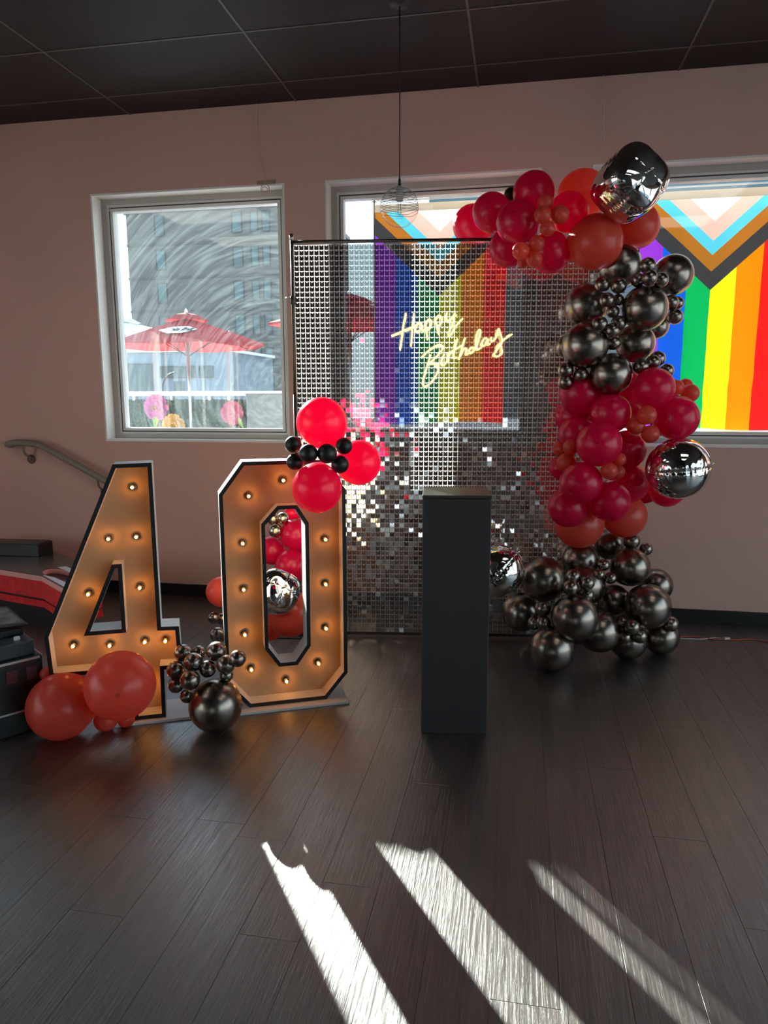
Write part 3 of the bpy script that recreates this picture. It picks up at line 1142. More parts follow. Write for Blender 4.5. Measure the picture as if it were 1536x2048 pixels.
# red game table
gt = empty('game_board', (-3.3, -0.6, 0))
tag(gt, 'low red-sided game table with a dark top and a round cut-out', 'game table')
_off = Vector((-3.3, -0.6))
out_ = [(-3.80, -0.565), (-3.302, -0.70), (-2.923, -0.803), (-2.553, -1.079), (-2.45, -0.90), (-2.80, -0.53), (-3.005, -0.355), (-3.27, -0.177), (-3.80, -0.177)]


def ground_prism(poly, z0, z1, holes=()):
    mb = MB().prism([(x - _off.x, y - _off.y) for x, y in poly], z0, z1, [[(x - _off.x, y - _off.y) for x, y in h] for h in holes])
    mb.v = [(x, z, y) for x, y, z in mb.v]
    return mb


ca, sa = 0.80, -0.60
circ = [(-2.84 + 0.20 * math.cos(q) * ca - 0.078 * math.sin(q) * sa, -0.745 + 0.20 * math.cos(q) * sa + 0.078 * math.sin(q) * ca) for q in [k * math.pi / 16 for k in range(32)]]
for nm, a_, z0, z1, mt_, hl in (('plinth', 0.05, 0.0, 0.12, 'edge_black', []), ('lower_panel', 0.0, 0.12, 0.163, 'red_felt', []), ('shadow_gap', 0.012, 0.163, 0.178, 'edge_black', []),
                                ('side_panel', 0.0, 0.178, 0.292, 'red_felt', []), ('edge_band', 0.0, 0.292, 0.325, 'pink_edge', [circ]), ('top_board', 0.0, 0.325, 0.331, 'board_top', [circ])):
    o = ground_prism(inset(out_, a_) if a_ else out_, z0, z1, hl).obj(nm, mt_, gt)
    fix_normals(o)
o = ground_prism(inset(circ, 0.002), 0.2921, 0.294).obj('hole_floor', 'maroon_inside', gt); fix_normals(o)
for q in ([(-2.91, -0.802), (-2.555, -1.068), (-2.52, -1.01), (-2.69, -0.92), (-2.80, -0.845)], [(-2.95, -0.60), (-2.91, -0.57), (-2.70, -0.72), (-2.73, -0.755), (-2.86, -0.655)]):
    o = ground_prism(q, 0.331, 0.334).obj('white_rim', 'board_white', gt); fix_normals(o)
bx_ = MB().slab(0.02, 0.5, -0.085, 0.085, 0, 0.085, 0.004).obj('black_box', 'edge_black', loc=(-3.78, -0.285, 0.331), rz=math.radians(3))
MB().slab(0.03, 0.49, -0.075, 0.075, 0.085, 0.09, 0.002).obj('lid', 'black_plastic', bx_)
tag(bx_, 'long flat black box lying on the dark top of the game table', 'box')

# black equipment case at the picture's edge
ec = empty('equipment_case', (-2.047, -2.049, 0), math.radians(-36))
tag(ec, 'black equipment case with a tablet on top beside the four', 'equipment case')
MB().slab(-0.75, 0.025, -0.6, 0.02, 0.0, 0.335, 0.006).obj('body', 'black_plastic', ec)
MB().slab(-0.30, 0.0, -0.17, 0.0, 0.335, 0.40, 0.005).obj('top_box', 'slate_plastic', ec)
MB().slab(-0.70, -0.05, -0.55, -0.22, 0.335, 0.37, 0.005).obj('control_panel', 'slate_plastic', ec)
t = MB().slab(-0.40, -0.105, -0.17, 0.01, 0.0, 0.012, 0.004).obj('tablet', 'black_plastic', ec, loc=(0, 0, 0.43))
t.rotation_euler = (math.radians(-6), math.radians(3), 0)
MB().box(-0.385, -0.12, -0.155, -0.005, 0.012, 0.0135).obj('display', 'screen_glass', t)
MB().slab(-0.34, -0.11, -0.15, -0.01, 0.40, 0.428, 0.004).obj('tablet_stand', 'black_plastic', ec)
MB().lathe([(0.013, 0), (0.013, 0.012), (0.010, 0.015)], 16, (-0.045, -0.055, 0.40)).obj('knob', 'button_white', ec, True)
MB().box(0.020, 0.029, -0.58, 0.01, 0.322, 0.332).obj('metal_edge', 'steel', ec)
MB().box(-0.7, 0.02, 0.016, 0.024, 0.322, 0.332).obj('metal_edge', 'steel', ec)
for q in (-0.13, -0.05):
    MB().slab(0.022, 0.031, q, q + 0.045, 0.235, 0.295, 0.003).obj('latch', 'pink_dim', ec)
MB().box(0.022, 0.030, -0.2, -0.02, 0.10, 0.108).obj('metal_edge', 'steel', ec)

# ------------------------------------------------------------------ sequin screen
SA = math.radians(7.757)
SO = (-0.966, -0.656, 0.0)
sw = empty('sequin_screen', SO, SA)
tag(sw, 'tall mirrored sequin backdrop screen on a metal stand', 'backdrop screen')
NX_, NZ_, PX_, PZ_ = 60, 80, 0.0281, 0.0280
U0, Z1 = -0.292, 2.272
# clear grid panels of ten by ten cells
gp = MB()
for i in range(11):
    w = 0.0016 if 0 < i < 10 else 0.0014
    gp.box(i * PX_ - w, i * PX_ + w, 0.002, 0.0045, -10 * PZ_, 0)
for j in range(11):
    gp.box(0, 10 * PX_, 0.002, 0.0045, -j * PZ_ - 0.0014, -j * PZ_ + 0.0014)
for i in range(10):
    for j in range(10):
        cx, cz = (i + 0.5) * PX_, -j * PZ_ - 0.004
        gp.box(cx - 0.0019, cx + 0.0019, -0.0025, 0.0025, cz - 0.0022, cz + 0.0022)
g0 = None
for a in range(6):
    for b in range(8):
        loc = (U0 + a * 10 * PX_, 0, Z1 - b * 10 * PZ_)
        if g0 is None:
            g0 = gp.obj('grid_panel', 'clear_grid', sw, loc=loc)
        else:
            link_copy(g0, 'grid_panel', sw, loc)
TW, TH, NW, ND = 0.0124, 0.0248, 0.0030, 0.0055
tv = [(-TW, 0, 0), (-NW, 0, 0), (-NW, 0, -ND), (NW, 0, -ND), (NW, 0, 0), (TW, 0, 0), (TW, 0, -TH), (-TW, 0, -TH), (-NW, 0, -TH), (NW, 0, -TH)]
tf = [(0, 7, 8, 2, 1), (2, 8, 9, 3), (4, 3, 9, 6, 5)]
rng = random.Random(21)
fld = MB()
t0 = None
for j in range(NZ_):
    for i in range(NX_):
        # loose sequins swing a little, more so in the lower half
        loose = 0.4 + 1.0 * max(0.0, min(1.0, (j - 26) / 14))
        rx = rng.gauss(0.0, 0.034) * loose + (rng.random() < 0.05 * loose) * rng.gauss(0, 0.12)
        rzz = rng.gauss(0.0, 0.036) * loose + (rng.random() < 0.05 * loose) * rng.gauss(0, 0.10)
        px, pz = U0 + (i + 0.5) * PX_, Z1 - j * PZ_ - 0.0018
        single = 15 <= i < 40 and 29 <= j < 41
        if single:
            if t0 is None:
                t0 = mesh('sequin', tv, tf, 'sequin_film', sw)
                o = t0
            else:
                o = link_copy(t0, 'sequin', sw)
            o.location = (px, -0.003, pz)
            o.rotation_euler = (rx, 0, rzz)
        else:
            M_ = Matrix.Translation((px, -0.003, pz)) @ Matrix.Rotation(rzz, 4, 'Z') @ Matrix.Rotation(rx, 4, 'X')
            fld.add([M_ @ Vector(p) for p in tv], tf)
tag(fld.obj('sequin_field', 'sequin_film', sw), kind='stuff')
# stand
for u, hh in ((-0.306, 2.335), (1.408, 2.335)):
    po = MB().tube([(u, 0.012, 0.01), (u, 0.012, 1.45)], 0.0105, 12).obj('post', 'dark_metal', sw, True)
    MB().tube([(u, 0.012, 1.40), (u, 0.012, hh)], 0.0085, 12).obj('upper_tube', 'dark_metal', po, True)
    MB().lathe([(0.012, 0), (0.012, 0.03)], 12, (u, 0.012, hh - 0.035)).obj('top_clamp', 'steel', po, True)
    MB().lathe([(0.015, 0), (0.015, 0.045)], 12, (u, 0.012, 1.955)).obj('lock_collar', 'dark_metal', po, True)
    MB().tube([(u, 0.012, 1.985), (u - 0.03, -0.005, 1.992), (u - 0.036, -0.008, 1.985)], 0.005, 8).obj('lock_lever', 'steel', po, True)
    MB().slab(u - 0.15, u + 0.15, -0.06, 0.25, 0.0, 0.008, 0.003).obj('foot_plate', 'socket_black', po)
MB().tube([(-0.306, 0.012, 2.292), (1.408, 0.012, 2.292)], 0.0095, 12).obj('crossbar', 'dark_metal', sw, True)
MB().slab(-0.30, 1.40, 0.004, 0.012, 0.012, 0.032, 0.002).obj('bottom_bar', 'dark_metal', sw)

# ------------------------------------------------------------------ neon sign
ns = empty('neon_sign', (SO[0] + math.sin(SA) * 0.05, SO[1] - math.cos(SA) * 0.05, 0), SA)
tag(ns, 'glowing yellow neon script sign reading Happy Birthday', 'neon sign')
STROKES = {'H1': [(0.3348, 1.8965), (0.3214, 1.8308), (0.3026, 1.6983)], 'H2': [(0.3808, 1.8962), (0.3704, 1.8094), (0.3642, 1.7166)], 'H3': [(0.2534, 1.7731), (0.2943, 1.7887), (0.3378, 1.807), (0.3812, 1.8241)], 'a': [(0.4256, 1.8343), (0.4055, 1.8419), (0.3877, 1.8225), (0.3911, 1.7987), (0.4095, 1.8012), (0.4272, 1.8301), (0.4258, 1.8064), (0.4366, 1.801)], 'p1': [(0.4438, 1.8537), (0.4486, 1.8036), (0.4576, 1.7533)], 'p1b': [(0.445, 1.8405), (0.4622, 1.8614), (0.4774, 1.8482), (0.4706, 1.8193), (0.4529, 1.8062)], 'p2': [(0.4945, 1.8691), (0.5085, 1.8243), (0.5203, 1.7836)], 'p2b': [(0.4973, 1.8586), (0.516, 1.881), (0.5345, 1.8662), (0.5262, 1.8347), (0.5112, 1.8253)], 'y1': [(0.5643, 1.9016), (0.5571, 1.8713), (0.5713, 1.8544), (0.5943, 1.8736), (0.6063, 1.896)], 'y2': [(0.6063, 1.896), (0.5974, 1.8447), (0.5774, 1.8001), (0.5739, 1.7806), (0.5901, 1.7842), (0.6111, 1.8236), (0.6509, 1.8653)], 'B1': [(0.4746, 1.6707), (0.4534, 1.6012), (0.432, 1.5259)], 'B2': [(0.4229, 1.6539), (0.4636, 1.6921), (0.5068, 1.7195), (0.5329, 1.7205), (0.5423, 1.705), (0.5128, 1.6652), (0.4669, 1.6215)], 'B3': [(0.4669, 1.6215), (0.5023, 1.6214), (0.5189, 1.6036), (0.5041, 1.5526), (0.4705, 1.5095), (0.4388, 1.4961), (0.4309, 1.5259)], 'i': [(0.5508, 1.6757), (0.536, 1.6357), (0.545, 1.6105), (0.5676, 1.6356)], 'r': [(0.567, 1.6809), (0.573, 1.6355)], 'rb': [(0.5728, 1.6542), (0.5844, 1.6782), (0.5985, 1.6808)], 't': [(0.6229, 1.7549), (0.606, 1.6914), (0.6054, 1.6541), (0.6217, 1.654)], 'tc': [(0.5806, 1.6808), (0.6532, 1.723)], 'h': [(0.6645, 1.761), (0.6455, 1.6965), (0.6338, 1.6443)], 'hb': [(0.6406, 1.6619), (0.66, 1.7017), (0.6742, 1.6963), (0.6713, 1.6751), (0.6875, 1.6761)], 'd': [(0.7157, 1.7067), (0.6978, 1.7068), (0.689, 1.6867), (0.7053, 1.6802), (0.7248, 1.7093)], 'd2': [(0.7265, 1.7067), (0.7256, 1.7543), (0.7371, 1.7991), (0.7491, 1.7937), (0.7418, 1.7542), (0.7291, 1.712), (0.7375, 1.6971), (0.7562, 1.7092)], 'a2': [(0.7832, 1.7603), (0.7661, 1.7514), (0.7586, 1.7224), (0.7748, 1.7197), (0.7903, 1.7539), (0.7925, 1.7286), (0.8054, 1.7264)], 'yy': [(0.8089, 1.7644), (0.8083, 1.7433), (0.8229, 1.7432), (0.8384, 1.7695), (0.8481, 1.8115)], 'yy2': [(0.8481, 1.8115), (0.8626, 1.7693), (0.8678, 1.7324), (0.8428, 1.6954), (0.8273, 1.6663), (0.8464, 1.6583), (0.8692, 1.6767), (0.8639, 1.7165)], 'yy3': [(0.8399, 1.7061), (0.8792, 1.7481), (0.9241, 1.7795)]}
LET = [('letter_tube', k) for k in (('H1', 'H2', 'H3'), ('a',), ('p1', 'p1b'), ('p2', 'p2b'), ('y1', 'y2'), ('B1', 'B2', 'B3'), ('i',), ('r', 'rb'),
                                    ('t', 'tc'), ('h', 'hb'), ('d', 'd2'), ('a2',), ('yy', 'yy2', 'yy3'))]
for nm, keys in LET:
    mb, ab = MB(), MB()
    for kk in keys:
        pts = spline([(u, 0, z) for u, z in STROKES[kk]], 6)
        mb.tube(pts, 0.0048, 8)
        ab.tube([p + Vector((0, 0.012, 0)) for p in pts], 0.015, 10, flat=(0, 1, 0))
    tb = mb.obj(nm, 'neon_warm', ns, True)
    ab.obj('acrylic_backing', 'acrylic', tb, True)
for u, z in ((0.33, 1.90), (0.60, 1.90), (0.86, 1.80)):
    MB().tube([(u, 0.012, z), (u, 0.045, z + 0.004)], 0.003, 6).obj('standoff', 'steel', ns)

# ------------------------------------------------------------------ pedestal
pa = math.atan2(0.033, 0.281)
pd = empty('pedestal', (-0.376, -1.816, 0), pa)
tag(pd, 'tall black box pedestal in front of the sequin screen', 'pedestal')
MB().slab(0.0, 0.283, 0.0, 0.283, 0.0, 1.028, 0.004).obj('column', 'pedestal_black', pd)
MB().slab(-0.001, 0.284, -0.001, 0.284, 1.028, 1.042, 0.004).obj('top_plate', 'pedestal_black', pd)

# ------------------------------------------------------------------ marquee numbers
LA = math.radians(25.384)
FR, RC, BK, RW = 0.03, 0.112, 0.150, 0.017
bulb_glass = bulb_core = None


def number(name, label, outer, hole, bulbs, plate):
    global bulb_glass, bulb_core
    root = empty(name, (-1.211, -1.774, 0), LA)
    tag(root, label, 'marquee number')
    oi, ho = inset(outer, RW), inset(hole, -RW)
    o = MB().ring(outer, oi, FR, BK).obj('outer_shell', 'letter_white', root); fix_normals(o)
    o = MB().ring(outer, oi, FR - 0.003, FR).obj('front_edge', 'edge_black', root); fix_normals(o)
    o = MB().ring(ho, hole, FR, BK).obj('hole_shell', 'letter_white', root); fix_normals(o)
    o = MB().ring(ho, hole, FR - 0.003, FR).obj('hole_edge', 'edge_black', root); fix_normals(o)
    o = MB().prism(oi, RC, RC + 0.012, [ho]).obj('face_panel', 'letter_face', root); fix_normals(o)
    x0, x1, y0, y1 = plate
    MB().slab(x0, x1, y0, y1, 0.0, 0.013, 0.002).obj('base_plate', 'letter_white', root)
    for u, z in bulbs:
        so = MB().lathe([(0.013, 0), (0.013, 0.016), (0.009, 0.018)], 14)
        so.v = [(x + u, RC - zz, y + z) for x, y, zz in so.v]
        so = so.obj('bulb_socket', 'socket_black', root, True)
        if bulb_glass is None:
            prof = [(0.002, 0.052)] + [(0.0155 * math.sin(q), 0.036 + 0.0155 * math.cos(q)) for q in [k * math.pi / 10 for k in range(1, 9)]] + [(0.009, 0.017)]
            g = MB().lathe(prof[::-1], 16)
            g.v = [(x, -zz, y) for x, y, zz in g.v]
            bulb_glass = g.obj('bulb', 'globe_glass', so, True, loc=(u, RC, z))
            c_ = MB().lathe([(0.002, 0.026), (0.0072, 0.034), (0.001, 0.044)], 6)
            c_.v = [(x, -zz, y) for x, y, zz in c_.v]
            bulb_core = c_.obj('filament', 'filament', so, True, loc=(u, RC, z))
        else:
            link_copy(bulb_glass, 'bulb', so, (u, RC, z))
            link_copy(bulb_core, 'filament', so, (u, RC, z))
    return root


Z_OUT = [(0.034, 0.013), (0.398, 0.013), (0.502, 0.135), (0.502, 1.022), (0.398, 1.160), (0.040, 1.160), (-0.066, 1.018), (-0.066, 0.135)]
Z_HOLE = [(0.185, 0.215), (0.255, 0.215), (0.310, 0.292), (0.312, 0.868), (0.268, 0.940), (0.196, 0.940), (0.131, 0.870), (0.131, 0.295)]
number('marquee_zero', 'lit marquee number zero with an octagonal hole and amber bulbs', Z_OUT, Z_HOLE,
       [(0.225, 1.065), (0.067, 0.998), (0.033, 0.782), (0.415, 0.78), (0.030, 0.565), (0.412, 0.564), (0.028, 0.349), (0.41, 0.346), (0.052, 0.176), (0.371, 0.174), (0.215, 0.101), (0.395, 1.001)],
       (-0.06, 0.497, -0.024, 0.205))
F_OUT = [(-0.496, 1.163), (-0.815, 0.434), (-0.806, 0.250), (-0.472, 0.247), (-0.472, 0.013), (-0.338, 0.013), (-0.336, 0.238), (-0.256, 0.236), (-0.262, 0.433), (-0.338, 0.437), (-0.340, 1.166)]
F_HOLE = [(-0.514, 0.715), (-0.632, 0.441), (-0.502, 0.441), (-0.502, 0.715)]
number('marquee_four', 'lit marquee number four with a triangular hole and amber bulbs', F_OUT, F_HOLE,
       [(-0.428, 1.056), (-0.539, 0.834), (-0.424, 0.837), (-0.636, 0.594), (-0.422, 0.607), (-0.713, 0.365), (-0.563, 0.353), (-0.414, 0.356), (-0.326, 0.352), (-0.405, 0.147)],
       (-0.60, -0.12, -0.0, 0.22))
wb = MB().slab(-0.2, 0.2, -0.05, 0.05, 0, 0.02, 0.003).obj('wooden_board', 'wood_brown', loc=(-1.28, -1.10, 0.0), rz=math.radians(10))
tag(wb, 'small brown wooden board on the floor behind the zero', 'board')

# ------------------------------------------------------------------ pendant lamp
pl = empty('pendant_lamp', (-0.603, -1.031, ZC))
tag(pl, 'clear ribbed glass globe pendant lamp on a long black cord', 'pendant lamp')
ZG = 2.36 - ZC
MB().tube([(0, 0, 0), (0.001, 0, -0.3), (0, 0, ZG + 0.128)], 0.0032, 8).obj('cord', 'cord_black', pl, True)
MB().lathe([(0.05, 0.0), (0.05, -0.02), (0.01, -0.028)], 20).obj('canopy', 'cord_black', pl, True)
MB().lathe([(0.004, 0.135), (0.0065, 0.125), (0.0075, 0.097)], 12, (0, 0, ZG)).obj('strain_relief', 'cord_black', pl, True)
prof = []
for k in range(61):
    q = math.pi * (0.10 + 0.90 * k / 60)
    r = 0.094
    rb = 1.0 + (0.018 * math.sin(k * 1.55) if k < 38 else 0.0)
    prof.append((max(0.001, r * math.sin(q) * rb), r * 1.02 * math.cos(q)))
gl = MB().lathe(prof[::-1], 40, (0, 0, ZG), cap=False)
gl = gl.obj('globe', 'globe_glass', pl, True)
rg = None
for k in range(9):
    zz = 0.078 - k * 0.0125
    rr = math.sqrt(max(0.0001, 0.094 ** 2 - (zz / 1.02) ** 2)) * 1.004
    pts = [(rr * math.cos(q), rr * math.sin(q), ZG + zz + 0.003 * math.sin(3 * q + k) + 0.0015 * math.sin(7 * q + 2 * k)) for q in [2 * math.pi * j / 48 for j in range(48)]]
    MB().tube(pts, 0.0012, 6, closed=True).obj('glass_rib', 'glass_rib', gl, True) if 'glass_rib' in MATS else None
MB().lathe([(0.004, 0.098), (0.018, 0.096), (0.018, 0.030), (0.015, 0.028)], 20, (0, 0, ZG)).obj('socket', 'ceramic', pl, True)
bb = MB().lathe([(0.010, 0.030), (0.012, 0.015), (0.024, -0.015), (0.026, -0.032), (0.018, -0.052), (0.002, -0.058)][::-1], 20, (0, 0, ZG), cap=False).obj('bulb', 'globe_glass', pl, True)
MB().tube([(-0.005, 0, ZG + 0.02), (-0.008, 0, ZG - 0.03), (0, 0, ZG - 0.038), (0.008, 0, ZG - 0.03), (0.005, 0, ZG + 0.02)], 0.0012, 6).obj('filament_wire', 'dark_metal', bb, True)

# ------------------------------------------------------------------ strings, hooks, cables
s1 = MB().tube(spline([(-1.70, -0.012, 3.285), (-1.706, -0.014, 3.15), (-1.688, -0.014, 2.97), (-1.652, -0.010, 2.82)], 6), 0.003, 6).obj('ribbon_string', 'string_pale', smooth=True)
tag(s1, 'pale string hanging from the ceiling to the smeared window', 'string')
s2 = empty('ribbon_bow', (-1.655, 0.0, 2.77))
tag(s2, 'pale ribbon loops taped over the corner of the smeared window', 'ribbon')
MB().tube([(0.028 * math.cos(q), -0.014 + 0.006 * math.sin(2 * q), -0.01 + 0.038 * math.sin(q)) for q in [k * math.pi / 8 for k in range(16)]], 0.0028, 6, closed=True).obj('loop', 'string_pale', s2, True)
MB().tube([(0.018 * math.cos(q), -0.02 + 0.006 * math.sin(2 * q), -0.015 + 0.025 * math.sin(q)) for q in [k * math.pi / 8 for k in range(16)]], 0.0028, 6, closed=True).obj('loop', 'string_pale', s2, True)
MB().slab(-0.06, 0.07, -0.006, -0.001, 0.03, 0.055, 0.001).obj('tape', 'tan_tape', s2)
s3 = MB().tube(spline([(0.437, -0.02, 3.285), (0.445, -0.03, 3.05), (0.450, -0.06, 2.86), (0.463, -0.12, 2.78), (0.452, -0.22, 2.71), (0.455, -0.42, 2.60)], 6), 0.0032, 6).obj('hanging_string', 'string_pale', smooth=True)
tag(s3, 'pale string from the ceiling down to the upper foil balloon', 'string')
h1 = MB().tube(spline([(-2.845, 0.098, 2.755), (-2.852, 0.092, 2.735), (-2.84, 0.088, 2.712), (-2.826, 0.09, 2.722), (-2.832, 0.094, 2.74)], 4), 0.0028, 6).obj('hook', 'cable_white', smooth=True)
tag(h1, 'tiny white hook on the upper corner of the smeared window frame', 'hook')


def cable(name, mat, pts, label, r=0.0032):
    o = MB().tube(spline([(x, y, r) for x, y in pts], 8), r, 6).obj(name, mat, smooth=True)
    tag(o, label, 'cable')
    return o


cable('extension_cable', 'cable_red', [(0.78, -0.40), (0.97, -0.335), (1.06, -0.30), (1.18, -0.325), (1.30, -0.318), (1.40, -0.29), (1.50, -0.32), (1.62, -0.37), (1.9, -0.4)], 'red cable running over the floor along the wall')
cable('power_cable', 'cable_white', [(0.80, -0.44), (0.96, -0.36), (1.04, -0.345), (1.12, -0.335), (1.20, -0.30), (1.26, -0.312)], 'white cable lying beside the red one by the floor pile')
cn = MB().slab(-0.018, 0.018, -0.009, 0.009, 0, 0.016, 0.004).obj('plug', 'cable_white', loc=(1.262, -0.315, 0.0), rz=0.3)
tag(cn, 'white plug lying on the red cable', 'plug')

